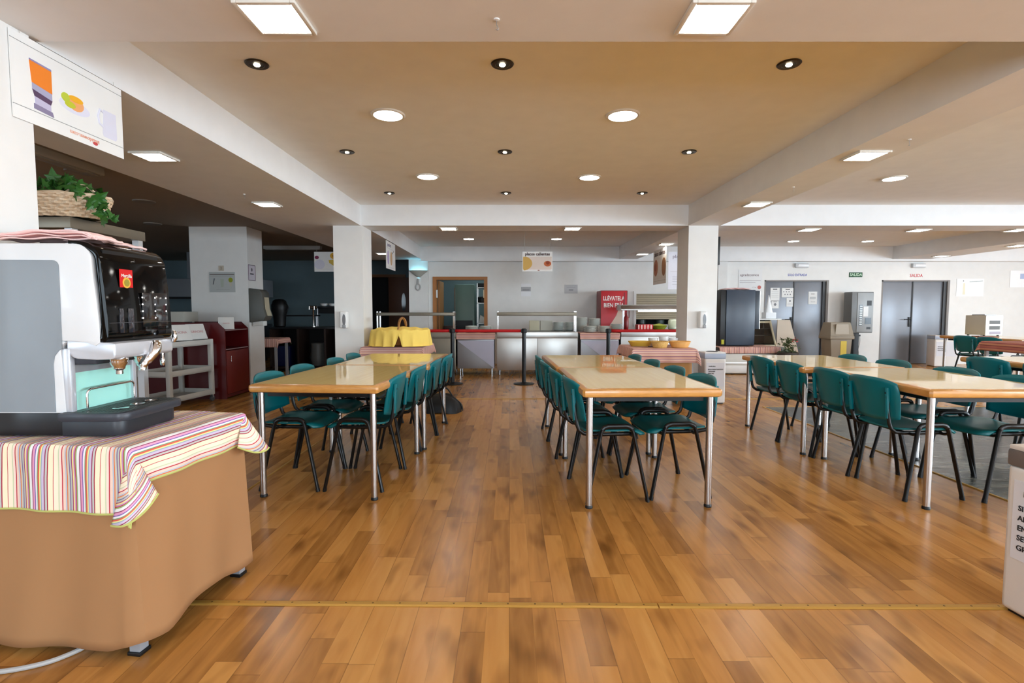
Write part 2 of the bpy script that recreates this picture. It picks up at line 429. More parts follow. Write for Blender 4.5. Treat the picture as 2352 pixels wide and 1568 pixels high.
# ------------------------------------------------------------------ ceiling lights
FRAME = M('lamp_trim_white', (226, 222, 212), .4)
def make_square():
    t = thing('square_ceiling_light', 'x', 'ceiling light')
    mb = MB(); a, b = .116, .098
    for s in (-1, 1):
        mb.bx(s*b, s*a, -a, a, -.014, 0, .003); mb.bx(-b, b, s*b, s*a, -.014, 0, .003)
    mb.obj('frame', FRAME, t)
    MB().bx(-.0985, .0985, -.0985, .0985, -.010, -.003).obj('diffuser', LAMP, t)
    return t
def make_round():
    t = thing('round_ceiling_light', 'x', 'ceiling light')
    MB().lathe([(.1, 0), (.122, 0), (.122, -.006), (.116, -.012), (.103, -.012), (.1, -.006)], 40).obj('frame', FRAME, t)
    MB().lathe([(.0001, -.004), (.1015, -.004), (.1015, -.010), (.0001, -.010)], 40).obj('diffuser', LAMP, t)
    return t
def make_spot():
    t = thing('spot_downlight', 'x', 'spotlight')
    MB().lathe([(.030, .02), (.062, 0), (.066, -.004), (.060, -.010), (.040, -.010), (.034, -.002), (.030, .004)], 32).obj('ring', M('dark_bronze', (62, 52, 36), .35, .7), t)
    MB().lathe([(.0001, -.003), (.040, -.003), (.040, -.008), (.0001, -.008)], 24).obj('recess', BLACK, t)
    MB().lathe([(.0001, -.008), (.018, -.0085), (.014, -.014), (.0001, -.015)], 20).obj('bulb', BULB, t)
    return t
sq, rd, sp_ = make_square(), make_round(), make_spot()
used = set()
def put(first, loc, label, group):
    if first.name not in used:
        used.add(first.name); first.location = loc; first['label'] = label; first['group'] = group; return first
    return dup(first, loc, 0, label, group)
SQ = [(-.90, 2.09, 'left of the two square lights at the top of the photo'), (.785, 2.09, 'right of the two square lights at the top of the photo'),
      (-2.61, 3.92, 'square light on the left beam, nearest of its row'), (-2.59, 5.67, 'square light on the left beam, in front of the left column'),
      (2.605, 3.90, 'square light on the right beam, nearest of its row'), (2.645, 5.67, 'square light on the right beam, in front of the right column'),
      (-.845, 7.35, 'left square light under the cross beam between the two columns'), (.875, 7.35, 'right square light under the cross beam between the two columns'),
      (4.22, 7.45, 'square light under the cross beam right of the right column'), (5.80, 7.5, 'square light under the right cross beam, above the exit door'), (7.2, 7.5, 'square light under the right cross beam at the photo edge'),
      (2.69, 9.05, 'square light on the far right beam above the slanted food poster'), (2.70, 10.70, 'farthest square light on the far right beam near the food poster'),
      (-2.55, 10.6, 'square light beside the hanging poster behind the left column'), (9.09, 11.1, 'square light on the far right beam above the exit door'), (8.95, 9.3, 'square light on the far right beam at the photo edge')]
for x, y, lb in SQ: put(sq, (x, y, ZB), 'lit '+lb, 'square ceiling lights')
RDL = [(-.875, 3.86, 'near left round light in the middle ceiling'), (.82, 3.87, 'near right round light in the middle ceiling'), (-.865, 5.61, 'second round light from the front, left side'), (.85, 5.64, 'second round light from the front, right side'),
       (4.11, 5.68, 'round light in the right-hand ceiling bay'), (5.9, 5.68, 'round light in the right-hand ceiling bay at the photo edge'), (-.805, 10.45, 'left round light near the serving counter'), (.935, 10.45, 'right round light near the serving counter'),
       (5.816, 10.8, 'round light in front of the first grey door'), (7.335, 10.8, 'round light between the two grey doors'), (3.6, 8.9, 'small round light just right of the right column')]
for x, y, lb in RDL: put(rd, (x, y, ZC), 'lit '+lb, 'round ceiling lights')
for j, (y, row) in enumerate(((3.08, 'nearest'), (4.745, 'middle'), (6.39, 'farthest'))):
    for i, (x, side) in enumerate(((-1.445, 'left'), (-.04, 'centre'), (1.6, 'right'))):
        put(sp_, (x, y, ZC), 'small dark spotlight, %s one of the %s row of three' % (side, row), 'spotlights in the middle ceiling')
# extra lamps of the same bays outside the frame (they light the room)
for x, y, z, f in ((-.9, -.6, ZC, rd), (.8, -.6, ZC, rd), (4.1, 3.9, ZC, rd), (4.1, -.6, ZC, rd), (7, 3.9, ZC, rd), (7, -.6, ZC, rd)):
    put(f, (x, y, z), 'round ceiling light of the bays outside the photo', 'ceiling lights outside the photo')
# unlit fittings in the dim zone
OFF = M('unlit_diffuser', (120, 118, 112), .4)
for k, (x, y, lb) in enumerate(((-4.55, 6.6, 'left of the grey pillar'), (-5.6, 8.3, 'far left behind the ivy basket'), (-4.2, 5.2, 'near the ivy basket'))):
    t = thing('round_ceiling_light', 'unlit round ceiling light '+lb, 'ceiling light', (x, y, 2.60), 0, 'unlit round lights over the dim zone')
    MB().lathe([(.1, 0), (.125, 0), (.12, -.012), (.1, -.012)], 32).obj('frame', M('grey_trim', (150, 146, 140), .4), t)
    MB().lathe([(.0001, -.004), (.1, -.004), (.1, -.010), (.0001, -.010)], 32).obj('diffuser', OFF, t)
for x, y, rz, lb in ((-3.95, 4.5, R(90), 'long unlit strip light on the ceiling behind the ivy basket'), (-4.6, 11.2, 0, 'long unlit strip light on the ceiling of the kitchen zone')):
    t = thing('strip_light', lb, 'ceiling light', (x, y, 2.60), rz)
    MB().bx(-.6, .6, -.07, .07, -.07, 0, .008).obj('body', M('strip_body', (186, 186, 184), .4), t)
    MB().bx(-.57, .57, -.05, .05, -.085, -.068, .01).obj('diffuser', M('strip_cover', (160, 160, 158), .3), t)
def hook(x, y, z, lb):
    t = thing('ceiling_hook', lb, 'hook', (x, y, z), 0, 'ceiling hooks')
    MB().lathe([(.012, 0), (.012, -.004), (.003, -.006)], 14).obj('base', WHITE, t)
    MB().tube([(0, 0, -.004), (0, 0, -.02), (.004, 0, -.03), (.008, 0, -.035), (.004, 0, -.041), (-.003, 0, -.038)], .0016, 6).obj('hook', M('hook_grey', (150, 148, 146), .4, .5), t)
hook(-.05, 2.11, ZB, 'small white hook in the beam between the two big square lights')
hook(-2.6, 5.2, ZB, 'small hook in the left beam just before a square light'); hook(2.66, 3.55, ZB, 'small hook in the right beam near its first square light')
hook(2.62, 4.9, ZB, 'small hook in the right beam between its square lights'); hook(-2.22, 2.1+.25, ZB, 'small hook near the top left corner of the photo')

# ------------------------------------------------------------------ dining tables
def make_table(W=.86, L=1.22, H=.765):
    t = thing('dining_table', 'x', 'table')
    r = .026; th = .055
    MB().bx(-W/2+.03, W/2-.03, -L/2+.03, L/2-.03, H-th, H, 0).obj('tabletop', TOPW, t)
    # rounded edging all round
    mb = MB(); prof = [(0, 0), (.018, -.002), (.028, -.010), (.030, -.020), (.030, -th+.018), (.026, -th+.006), (.016, -th), (0, -th)]
    cs = [(-W/2+.03, -L/2+.03), (W/2-.03, -L/2+.03), (W/2-.03, L/2-.03), (-W/2+.03, L/2-.03)]
    b = mb.bm; rings = []
    for i, (x, y) in enumerate(cs):
        a0 = [-135, -45, 45, 135][i]
        for k in (-14, 14):
            a = R(a0+k); rings.append([b.verts.new((x+math.cos(a)*q*1.34, y+math.sin(a)*q*1.34, H+z)) for q, z in prof])
    n = len(rings)
    for i in range(n):
        A, B = rings[i], rings[(i+1) % n]
        for k in range(len(prof)-1): b.faces.new((A[k], B[k], B[k+1], A[k+1]))
    mb.obj('edging', EDGEW, t)
    mb = MB()
    for s in (-1, 1):
        mb.bx(s*(W/2-.09)-.012, s*(W/2-.09)+.012, -L/2+.09, L/2-.09, H-th-.035, H-th)
        mb.bx(-W/2+.09, W/2-.09, s*(L/2-.09)-.012, s*(L/2-.09)+.012, H-th-.035, H-th)
    mb.obj('underframe', BLACKM, t)
    for sx in (-1, 1):
        for sy in (-1, 1):
            p = (sx*(W/2-.05), sy*(L/2-.06), 0)
            lg = MB().lathe([(.021, .012), (.021, H-th)], 24).obj('leg', LEGM, t, loc=p)
            MB().lathe([(.023, 0), (.024, .010), (.022, .014), (.021, .02)], 24).obj('foot_cap', BLACK, lg)
    return t
TB = [(-1.225, 3.955, -4.5, 'cream wooden dining table nearest the coffee machine, front of its pair'),
      (-1.125, 5.18, -2.0, 'cream dining table behind the front left one, before the yellow cloth basket'),
      (.865, 3.795, 1.8, 'cream dining table in the centre with the red fridge reflected in it'),
      (.805, 5.0, 2.2, 'cream dining table behind the centre one, just before the serving counter'),
      (3.01, 3.76, -1, 'large cream dining table in the right foreground beside the stone floor'),
      (2.93, 5.0, -1, 'cream dining table behind the right foreground one, pointing at the black fridge'),
      (5.13, 4.82, 0, 'cream table at the right photo edge behind the foreground right group'),
      (8.70, 9.25, 3, 'far cream table by the back wall carrying the toaster')]
tab0 = make_table()
for i, (x, y, a, lb) in enumerate(TB):
    if i == 0: tab0.location = (x, y, 0); tab0.rotation_euler = (0, 0, R(a)); tab0['label'] = lb; tab0['group'] = 'cream dining tables'
    else:
        q = dup(tab0, (x, y, 0), R(a), lb, 'cream dining tables')
        if i == 7: q.scale = (1, 1.25, 1)

# ------------------------------------------------------------------ teal chairs (local +y is where the sitter looks)
def make_chair():
    t = thing('stacking_chair', 'x', 'chair')
    # seat shell
    W = .45
    def seat(u, v):
        x = (u-.5)*W; s = v
        y = -.205+.41*s
        rx = x/(W/2)
        nar = 1-.10*(1-s)**2
        z = .452+.012*rx*rx-.010*math.sin(PI*min(1, s*1.1))*(1-rx*rx)
        z -= .030*max(0, (s-.82)/.18)**2
        # rounded plan corners
        cr = max(0, abs(rx)-.78)/.22
        if s < .2: y += .035*cr*cr
        if s > .8: y -= .045*cr*cr
        return (x*nar, y, z)
    MB().grid(14, 14, seat).obj('seat', TEAL_SHADED, t, solid=.012)
    # backrest: bowed outward behind the sitter, narrower at the bottom
    def back(u, v):
        rx = (u-.5)*2
        top = v
        w = .225*(.86+.14*min(1, top*1.6))
        zt = .795-.030*abs(rx)**3.2; zb = .505+.020*abs(rx)**3
        z = zb+(zt-zb)*top
        x = rx*w*(1-.05*max(0, top-.85)/.15*abs(rx))
        y = -.262+.050*rx*rx-.040*(top-.2)+.006*math.cos(top*PI)
        return (x, y, z)
    bk = MB().grid(16, 10, back).obj('backrest', TEAL, t, solid=.011)
    # raised pads that hold the uprights, seen from behind
    for s in (-1, 1):
        MB().tube([(s*.165, -.262, .53), (s*.168, -.270, .62), (s*.170, -.276, .70), (s*.170, -.278, .735)], .014, 8, ry=.011).obj('upright_sleeve', TEAL, bk)
        MB().lathe([(.0001, 0), (.006, 0), (.006, -.003), (.0001, -.004)], 8, (s*.17, -.288, .70), 'y').obj('bolt', BLACK, bk)
    # side frames: each an A of two legs joined by a rounded rail
    for s in (-1, 1):
        X0, X1 = s*.235, s*.262
        rail = [(X0, -.10, .472), (X0, -.085, .488), (X0, -.06, .496), (X0, .06, .496), (X0, .085, .488), (X0, .10, .472)]
        MB().tube(rail, .0115, 10, ry=.016).obj('side_rail', BLACKM, t)
        for sy in (-1, 1):
            lg = MB().tube([(X0, sy*.098, .476), (X0, sy*.107, .455), (X1, sy*.20, .012)], .0115, 10, ry=.016).obj('leg', BLACKM, t)
            MB().tube([(X1-s*.0008, sy*.197, .022), (X1, sy*.2015, .0)], .0135, 10, ry=.0175).obj('rubber_foot', BLACK, lg)
    mb = MB()
    for y in (-.11, .11): mb.tube([(-.236, y*1.0, .437), (-.2, y, .425), (.2, y, .425), (.236, y, .437)], .010, 8)
    mb.obj('cross_bar', BLACKM, t)
    for s in (-1, 1):
        pts = [(s*.165, .12, .428), (s*.165, -.06, .428), (s*.166, -.15, .430), (s*.167, -.205, .437), (s*.167, -.238, .462), (s*.168, -.252, .50), (s*.168, -.262, .56), (s*.170, -.275, .68)]
        MB().tube(pts, .0095, 10, ry=.013).obj('back_upright', BLACKM, t)
    return t
ch0 = make_chair()
first = [True]
def chair(x, y, deg, lb, grp):
    if first[0]:
        first[0] = False; ch0.location = (x, y, 0); ch0.rotation_euler = (0, 0, R(deg)); ch0['label'] = lb; ch0['group'] = grp; return
    dup(ch0, (x, y, 0), R(deg), lb, grp)
ordn = ['nearest', 'second', 'third', 'farthest']
for i, (x, y, a) in enumerate([(-1.51, 3.80, -92), (-1.475, 4.32, -93), (-1.40, 4.94, -91), (-1.385, 5.46, -91)]):
    chair(x, y, a, 'teal chair on the left side of the left table pair, %s of its four' % ordn[i], 'chairs at the left table pair')
for i, (x, y, a) in enumerate([(-1.065, 3.79, 88), (-1.0, 4.31, 86), (-.945, 4.89, 87), (-.90, 5.41, 87)]):
    chair(x, y, a, 'teal chair on the aisle side of the left table pair, %s of its four' % ordn[i], 'chairs at the left table pair')
for i, (x, y, a) in enumerate([(.675, 3.58, -84), (.615, 4.08, -85), (.58, 4.66, -86), (.56, 5.18, -87)]):
    chair(x, y, a, 'teal chair on the aisle side of the centre table pair, %s of its four' % ordn[i], 'chairs at the centre table pair')
for i, (x, y, a) in enumerate([(1.11, 3.65, 95), (1.08, 4.18, 93), (1.05, 4.75, 92), (1.02, 5.28, 92)]):
    chair(x, y, a, 'teal chair on the right side of the centre table pair, %s of its four' % ordn[i], 'chairs at the centre table pair')
for i, (x, y, a) in enumerate([(2.765, 3.62, -86), (2.775, 4.09, -88), (2.75, 4.65, -88), (2.73, 5.13, -88)]):
    chair(x, y, a, 'teal chair on the left side of the right table pair, %s of its four' % ordn[i], 'chairs at the right table pair')
for i, (x, y, a) in enumerate([(3.28, 3.58, 90), (3.27, 4.10, 90), (3.26, 4.76, 90), (3.24, 5.3, 90)]):
    chair(x, y, a, 'teal chair on the far right side of the right table pair, %s of its four' % ordn[i], 'chairs at the right table pair')
chair(4.86, 5.03, -88, 'single teal chair turned to the table at the right photo edge', 'chairs beyond the right table pair')
chair(4.86, 4.45, -88, 'teal chair cut by the right photo edge, in front of the single one', 'chairs beyond the right table pair')
chair(8.31, 9.25, -86, 'far teal chair at the toaster table, left of its neighbour', 'chairs at the toaster table')
chair(8.26, 8.73, -86, 'far teal chair at the toaster table, right of its neighbour', 'chairs at the toaster table')
chair(9.02, 8.9, 92, 'far teal chair on the other side of the toaster table', 'chairs at the toaster table')
# ------------------------------------------------------------------ striped cloth + brown paper skirt table in the left foreground
PAL = [(6,(240,238,236)),(2,(150,60,100)),(5,(226,160,190)),(2,(120,90,170)),(4,(238,232,236)),(2,(120,160,110)),(3,(222,96,84)),(3,(236,226,150)),(2,(150,170,190)),(5,(206,190,214)),
       (2,(150,40,80)),(4,(196,196,190)),(2,(170,30,60)),(10,(246,234,200)),(1,(196,50,70)),(9,(248,232,206)),(2,(200,210,170)),(5,(246,220,206)),(2,(190,40,60)),(5,(236,206,190)),
       (3,(180,190,206)),(2,(226,120,60)),(4,(206,196,180)),(2,(120,100,150)),(4,(186,190,180)),(2,(160,60,110)),(3,(240,220,150)),(3,(196,150,190)),(2,(190,60,80)),(3,(150,180,120))]
STRIPE = stripe_material('multicolour_stripe_cloth', PAL, .19)
PALP = [(5,(222,178,166)),(2,(186,120,116)),(4,(232,198,180)),(2,(168,120,140)),(3,(214,160,150)),(2,(236,206,170)),(3,(196,140,140)),(2,(150,104,120)),(4,(228,186,160))]
PINKS = stripe_material('pink_stripe_cloth', PALP, .10)
HEM = M('green_hem', (190, 192, 110), .8)
KRAFT = M('brown_paper_skirt', (168, 122, 80), .8, bump=.12, bscale=14, var=.06, vscale=2)
PINK = M('pink_cloth', (246, 208, 204), .85, bump=.3, bscale=200)

def drape(name, parent, mat, x0, x1, y0, y1, z, dx0, dx1, dy0, dy1, mat_hem=None, amp=.008, kk=26, axis='x', n=60, flare=.10, off=0):
    """cloth lying on the rectangle x0..x1,y0..y1 at height z and hanging dx0/dx1/dy0/dy1 over its sides"""
    U0, U1, V0, V1 = x0-dx0, x1+dx1, y0-dy0, y1+dy1
    def f(u, v):
        s, t = U0+(U1-U0)*u, V0+(V1-V0)*v
        ox = (s-x1) if s > x1 else ((x0-s) if s < x0 else 0); oy = (t-y1) if t > y1 else ((y0-t) if t < y0 else 0)
        sx = 1 if s > x1 else -1; sy = 1 if t > y1 else -1
        px, py = min(max(s, x0), x1), min(max(t, y0), y1)
        r = math.hypot(ox, oy)
        if r < 1e-6: return (px, py, z+.002*math.sin(s*17+t*9)*math.sin(t*13))
        nx, ny = ox/r*sx, oy/r*sy
        sl = .004+flare*2*(ox/r)*(oy/r)*r+.03*r
        e = .012*(1-math.exp(-r*60))
        rip = amp*min(1, r*8)*(math.sin(s*kk+1.3*math.sin(t*7))*abs(ny)+math.sin(t*kk*.9+2+1.1*math.sin(s*5))*abs(nx))
        o = e+sl+rip
        return (px+nx*o, py+ny*o, z-r+.010*(1-math.exp(-r*60)))
    a = (lambda u, v: (U0+(U1-U0)*u, V0+(V1-V0)*v)) if axis == 'x' else (lambda u, v: (V0+(V1-V0)*v, U0+(U1-U0)*u))
    o = MB().grid(n, n, f, a).obj(name, mat, parent, solid=.0022)
    if mat_hem:
        P = [f(i/n, 0) for i in range(n+1)]+[f(1, j/n) for j in range(1, n+1)]+[f(1-i/n, 1) for i in range(1, n+1)]+[f(0, 1-j/n) for j in range(1, n)]
        MB().tube(P, .0042, 6, closed=True).obj('hem', mat_hem, o)
    return o

FT = thing('covered_table', 'small table wrapped in a brown paper skirt under the coffee machine', 'table', (-1.335, 1.815, 0), R(-7.5))
MB().bx(-.66, -.01, .01, .60, .735, .762, .004).obj('tabletop', M('grey_board', (150, 148, 146), .6), FT)
for i, (x, y) in enumerate(((-.022, .022), (-.022, .585), (-.60, .05), (-.60, .56))):
    lg = MB().bx(x-.02, x+.02, y-.02, y+.02, .012, .735).obj('leg', M('grey_metal_leg', (168, 172, 178), .4, .3), FT)
    MB().bx(x-.026, x+.026, y-.026, y+.026, 0, .014, .003).obj('foot_cap', BLACK, lg)
def skirt(u, v):
    per = [(-.67, -.005), (.0, -.005), (0, .61), (-.67, .61)]
    L = [.67, .615, .67]; T = sum(L); d = u*T
    i = 0
    while i < 2 and d > L[i]: d -= L[i]; i += 1
    a, b = Vector(per[i]), Vector(per[i+1]); p = a.lerp(b, d/L[i])
    nrm = [Vector((0, -1)), Vector((1, 0)), Vector((0, 1))][i]
    # round the corners and let the paper bow outward lower down
    zb = .030
    if i == 1: zb = .032+.055*math.sin(PI*d/L[1])**1.5
    cd = min(abs(u*T-.67), abs(u*T-1.285)); zb += .030*max(0, 1-cd/.09)
    z = .764+(zb-.764)*v
    bulge = .030*v+.012*math.sin(u*19)*v+.006*math.sin(u*47+v*2)*v
    q = p+nrm*bulge
    c = Vector((-.335, .3)); q = q+(q-c)*.006
    return (q.x, q.y, z)
MB().grid(96, 20, skirt).obj('skirt', KRAFT, FT, solid=.002)
CL = thing('striped_tablecloth', 'multicoloured striped tablecloth draped over the coffee machine table', 'tablecloth', (-1.335, 1.815, 0), R(-7.5))
drape('cloth', CL, STRIPE, -.665, 0.004, -.008, .612, .769, .10, .15, .245, .10, HEM, amp=.006, kk=30, n=96, flare=.05)
def corner_fold(A, Lp, Rp, bulge, name='corner_fold'):
    A, Lp, Rp, B = Vector(A), Vector(Lp), Vector(Rp), Vector(bulge)
    def f(u, v):
        v = .04+.96*v
        e = Lp.lerp(Rp, u); p = A.lerp(e, v)
        return p+B*(math.sin(PI*u)*v*.9+.12*math.sin(u*9)*v)+Vector((0, 0, -.02*math.sin(PI*u)*v))
    def w(u, v): return ((Lp-A).length*v*1.0+.05*u+.16, u*.2)
    o = MB().grid(24, 20, f, w).obj(name, STRIPE, CL, solid=.0022)
    MB().tube([f(i/24, 1) for i in range(25)], .0042, 6).obj('hem', HEM, o)
corner_fold((.004, -.008, .772), (-.045, -.045, .500), (.055, .050, .585), (.045, -.050, 0))
corner_fold((.006, .612, .772), (.040, .520, .630), (.115, .640, .600), (.030, -.012, 0))

cb = MB()
pts = [(-1.34-.6, 2.30, .012), (-1.75, 1.98, .012), (-1.60, 1.80, .012), (-1.52, 1.74, .012), (-1.60, 1.68, .012), (-1.80, 1.655, .012), (-2.1, 1.66, .012)]
def smooth(pts, k=6):
    P = [Vector(p) for p in pts]; out = []
    for i in range(len(P)-1):
        a, b, c, d = P[max(0, i-1)], P[i], P[i+1], P[min(len(P)-1, i+2)]
        for j in range(k):
            t = j/k
            out.append(.5*((2*b)+(c-a)*t+(2*a-5*b+4*c-d)*t*t+(3*b-a-3*c+d)*t**3))
    out.append(P[-1]); return out
cb.tube(smooth([(-1.6, 2.1, .009), (-1.56, 1.90, .009), (-1.60, 1.80, .009), (-1.68, 1.745, .009), (-1.80, 1.715, .009), (-1.98, 1.70, .009)]), .0085, 8)
tag(cb.obj('power_cable', M('grey_cable', (176, 174, 172), .5)), 'grey cable on the floor under the paper skirted table', 'cable')

# ------------------------------------------------------------------ coffee machine (front looks to +x, its side to the camera)
BODYW = M('machine_white', (226, 228, 230), .32, coat=.2)
GREYP = M('machine_grey_panel', (140, 148, 155), .42, var=.06, vscale=5)
SILV = M('machine_silver', (204, 206, 212), .28, .35)
GLOSSK = M('gloss_black', (8, 7, 7), .05, spec=.25)
CHAR = M('charcoal_plastic', (52, 54, 62), .36)
MINT = M('mint_backsplash', (178, 240, 226), .35)
CHR2 = M('bright_chrome', (222, 222, 224), .08, 1)
CM = thing('coffee_machine', 'large white and gloss black coffee machine on the striped cloth', 'coffee machine', (-1.52, 1.95, .775), R(0))
# local: x 0 = front plane of the head, -x to the back; y 0 = near side, .36 = far side; z 0 = foot
def arc(cx, cz, r, a0, a1, n=8, rz=None): return [(cx+r*math.cos(R(a0+(a1-a0)*k/n)), cz+(rz or r)*math.sin(R(a0+(a1-a0)*k/n))) for k in range(n+1)]
side = [(-.45, .085), (-.185, .085), (-.185, .355)]+arc(-.135, .365, .045, 180, 95, 6)+[(-.08, .412), (-.03, .355), (.0, .36)]
sidep = [(-.45, .085), (-.150, .085), (-.158, .30)]+arc(-.120, .318, .040, 180, 100, 6)+[(-.095, .357), (-.04, .352), (-.008, .338), (.012, .352), (.011, .42), (.004, .52), (-.004, .60)]+arc(-.068, .664, .062, -5, 92, 10)+[(-.14, .727), (-.45, .727)]
for y in (0, .335):
    MB().prism([(p[0]-(.022 if p[0] > -.13 and p[1] > .33 else 0), p[1]-(.006 if p[1] > .6 else 0)) for p in sidep], y, y+.022, 'xz', .006).obj('side_panel', BODYW, CM)
MB().bx(-.45, -.155, .022, .335, .085, .72).obj('rear_housing', M('machine_back', (120, 124, 128), .5), CM)
gp = [(-.45, .09), (-.188, .09), (-.188, .27), (-.182, .30), (-.165, .322), (-.152, .33), (-.150, .60)]+arc(-.172, .636, .022, 0, 90, 6)+[(-.45, .660)]
MB().prism(gp, -.004, .001, 'xz', .0015).obj('grey_side_panel', GREYP, CM)
MB().bx(-.45, -.166, .002, .34, 0, .087, .004).obj('plinth', M('plinth_black', (22, 22, 26), .35), CM)
# black curved front shell
outer = [(-.115, .733), (-.085, .731)]+arc(-.072, .655, .074, 78, 0, 10)+[(.012, .56), (.018, .47), (.020, .40)]+arc(.000, .372, .020, 0, -90, 5)
inner = [(-.03, .352), (-.012, .375), (-.006, .42), (-.010, .56)]+arc(-.072, .65, .055, 0, 80, 8)+[(-.115, .714)]
MB().prism(outer+inner, .002, .372, 'xz', .004).obj('front_shell', GLOSSK, CM)
MB().bx(-.155, -.005, .024, .332, .36, .70).obj('head_core', BLACK, CM)
MB().bx(.0185, .0215, .19, .345, .405, .545, .001).obj('button_panel', M('smoked_panel', (26, 24, 26), .1, coat=1), CM)
# selection buttons: two columns of small lit dots
DOT = emitter('button_led', (1, 1, 1), 2.5)
for cyy in (.19, .265, .335):
    for k in range(4):
        if cyy > .3 and k == 3: continue
        MB().lathe([(.003, 0), (.003, .002), (.0001, .0024)], 8, (.0205, cyy, .525-k*.028), 'x').obj('button', DOT, CM)
MB().bx(.0195, .022, .01, .362, .4240, .4255).obj('seam', M('seam_grey', (70, 70, 74), .3), CM)
# hopper like windows lower left
for cyy, w in ((.075, .022), (.125, .03)):
    MB().bx(.018, .0205, cyy-w/2, cyy+w/2, .385, .48, .001).obj('window', M('smoked_window', (40, 40, 48), .12, coat=1), CM)
# red brand sticker
st = MB().bx(.0115, .0128, .078, .148, .562, .632, 0).obj('sticker', M('sticker_red', (206, 24, 26), .4), CM)
st.location = (.0025, 0, 0)
text(st, 'Marcilla', .019, PAPER, (.0145, .113, .607), (R(90), 0, R(90)), sx=.95)
g = MB().lathe([(.0001, 0), (.021, 0), (.021, .0012), (.0001, .0012)], 22, (.0130, .113, .58), 'x').obj('emblem', M('emblem_gold', (226, 178, 70), .4), st)
MB().lathe([(.0001, 0), (.014, 0), (.014, .001), (.0001, .001)], 22, (.0145, .113, .58), 'x').obj('emblem_center', M('emblem_green', (150, 140, 50), .5), st)
# silver dispensing head
hp = [(-.14, .30)]+arc(-.10, .325, .035, 200, 265, 4)+[(-.03, .286), (.022, .288)]+arc(.026, .305, .016, -80, 0, 4)+[(.042, .348), (.02, .352), (-.05, .356), (-.14, .362)]
MB().prism(hp, .004, .34, 'xz', .006).obj('dispensing_head', SILV, CM)
MB().bx(-.155, -.05, .024, .332, .265, .33, .01).obj('head_underside', CHAR, CM)
for yy in (.075, .205):
    nz = MB().lathe([(.030, .292), (.033, .284), (.030, .276), (.030, .268), (.021, .254), (.020, .246), (.013, .240), (.013, .226), (.009, .225), (.0001, .226)], 28, (.0, yy, 0)).obj('nozzle', CHR2, CM)
    MB().lathe([(.0255, .267), (.0215, .2545), (.0205, .2535)], 20, (.0, yy, 0)).obj('painted_reflection', M('copper_reflection', (176, 110, 50), .2, 1), nz)  # coppery reflection on the chrome nozzle, modelled as a thin coloured band
# slanted chrome milk spout and side lever
MB().tube(smooth([(.046, .225, .333), (.052, .215, .322), (.05, .205, .30), (.036, .19, .275), (.026, .175, .255), (.024, .172, .235)], 4), [.021]*9+[.02]*5+[.017]*4+[.014]*3, 14).obj('milk_spout', CHR2, CM)
MB().tube([(.05, .335, .385), (.054, .336, .375), (.053, .336, .35), (.05, .334, .335)], [.004, .009, .011, .006], 12).obj('lever', CHR2, CM)
MB().lathe([(.006, .235), (.009, .24), (.010, .262), (.007, .27), (.006, .29)], 16, (.02, .30, 0)).obj('water_tap', CHR2, CM)
# cavity: mint backsplash, silver pillars
MB().bx(-.142, -.138, .022, .332, .09, .30).obj('backsplash', MINT, CM)
MB().bx(-.1385, -.136, .022, .332, .235, .305).obj('upper_splash', M('grey_splash', (150, 152, 156), .3), CM)
for y in (.0, .322): MB().bx(-.160, -.128, y+.002, y+.026, .087, .33, .006).obj('pillar', SILV, CM)
MB().tube(smooth([(-.11, .05, .095), (-.11, .05, .15), (-.108, .062, .166), (-.108, .09, .168), (-.108, .26, .168), (-.108, .288, .166), (-.11, .30, .15), (-.11, .30, .095)], 4), .0045, 10).obj('cup_rail', CHR2, CM)
# drip tray
tp = [(-.17, -.022), (.022, -.022)]+arc(.028, .03, .05, -80, 0, 5)[1:]+[(.084, .12), (.084, .26)]+arc(.03, .30, .054, 0, 70, 4)+[(-.17, .355)]
MB().prism(tp, .055, .088, 'xy', .010).obj('drip_tray', CHAR, CM)
tb = [(x*.86-.015, y*.93+.01) for x, y in tp]
MB().prism(tb, .0, .056, 'xy', .004).obj('tray_base', M('tray_base', (38, 40, 46), .4), CM)
ti = [(x*.88-.006, y*.90+.012) for x, y in tp]
tg = MB().prism(ti, .0875, .0895, 'xy').obj('grate', M('grate_dark', (44, 48, 48), .4), CM)
for i in range(14):
    pass
mb = MB()
for i in range(12): mb.bx(-.10+i*.0142, -.10+i*.0142+.004, .01, .32, .0893, .0908)
mb.obj('slats', M('grate_bar', (66, 70, 70), .35, .4), tg)
for yy in (.075, .17, .25):
    MB().lathe([(.026, .0906), (.028, .092), (.024, .0924), (.022, .0910)], 26, (.0, yy, 0)).obj('cup_mark', CHR2, tg)

# pink cloths on top of the machine
def fold(name, lb, c, L, W, z, rz, layers, grp):
    t = thing(name, lb, 'cloth', (c[0], c[1], z), rz, grp)
    def f(u, v, k):
        x = (u-.5)*L; y = (v-.5)*W
        h = .007*k+.006+.012*math.exp(-((u-.45-.1*k/layers)/.3)**2)*(k/layers)+.003*math.sin(x*40+k)+.002*math.sin(y*60+k*2)
        edge = max(0, abs(u-.5)*2-.85)/.15
        return (x*(1-.05*k/layers)+.01*math.sin(k*2.1), y*(1-.04*k/layers)+.006*math.sin(k*1.7), max(.003, h-edge*.004*k))
    n = 22
    mb = MB()
    top = [[f(i/n, j/10, layers) for j in range(11)] for i in range(n+1)]
    for k in range(layers): mb.grid(n, 8, lambda u, v, k=k: f(u, v, k+1))
    o = mb.obj('layers', PINK, t, solid=.004)
    # rolled edge folds
    for k in range(layers-1):
        P = [f(1, j/8, k+1) for j in range(9)]
        MB().tube([(p[0], p[1], p[2]+.0035) for p in P], .0048, 8).obj('fold', PINK, t)
    return t
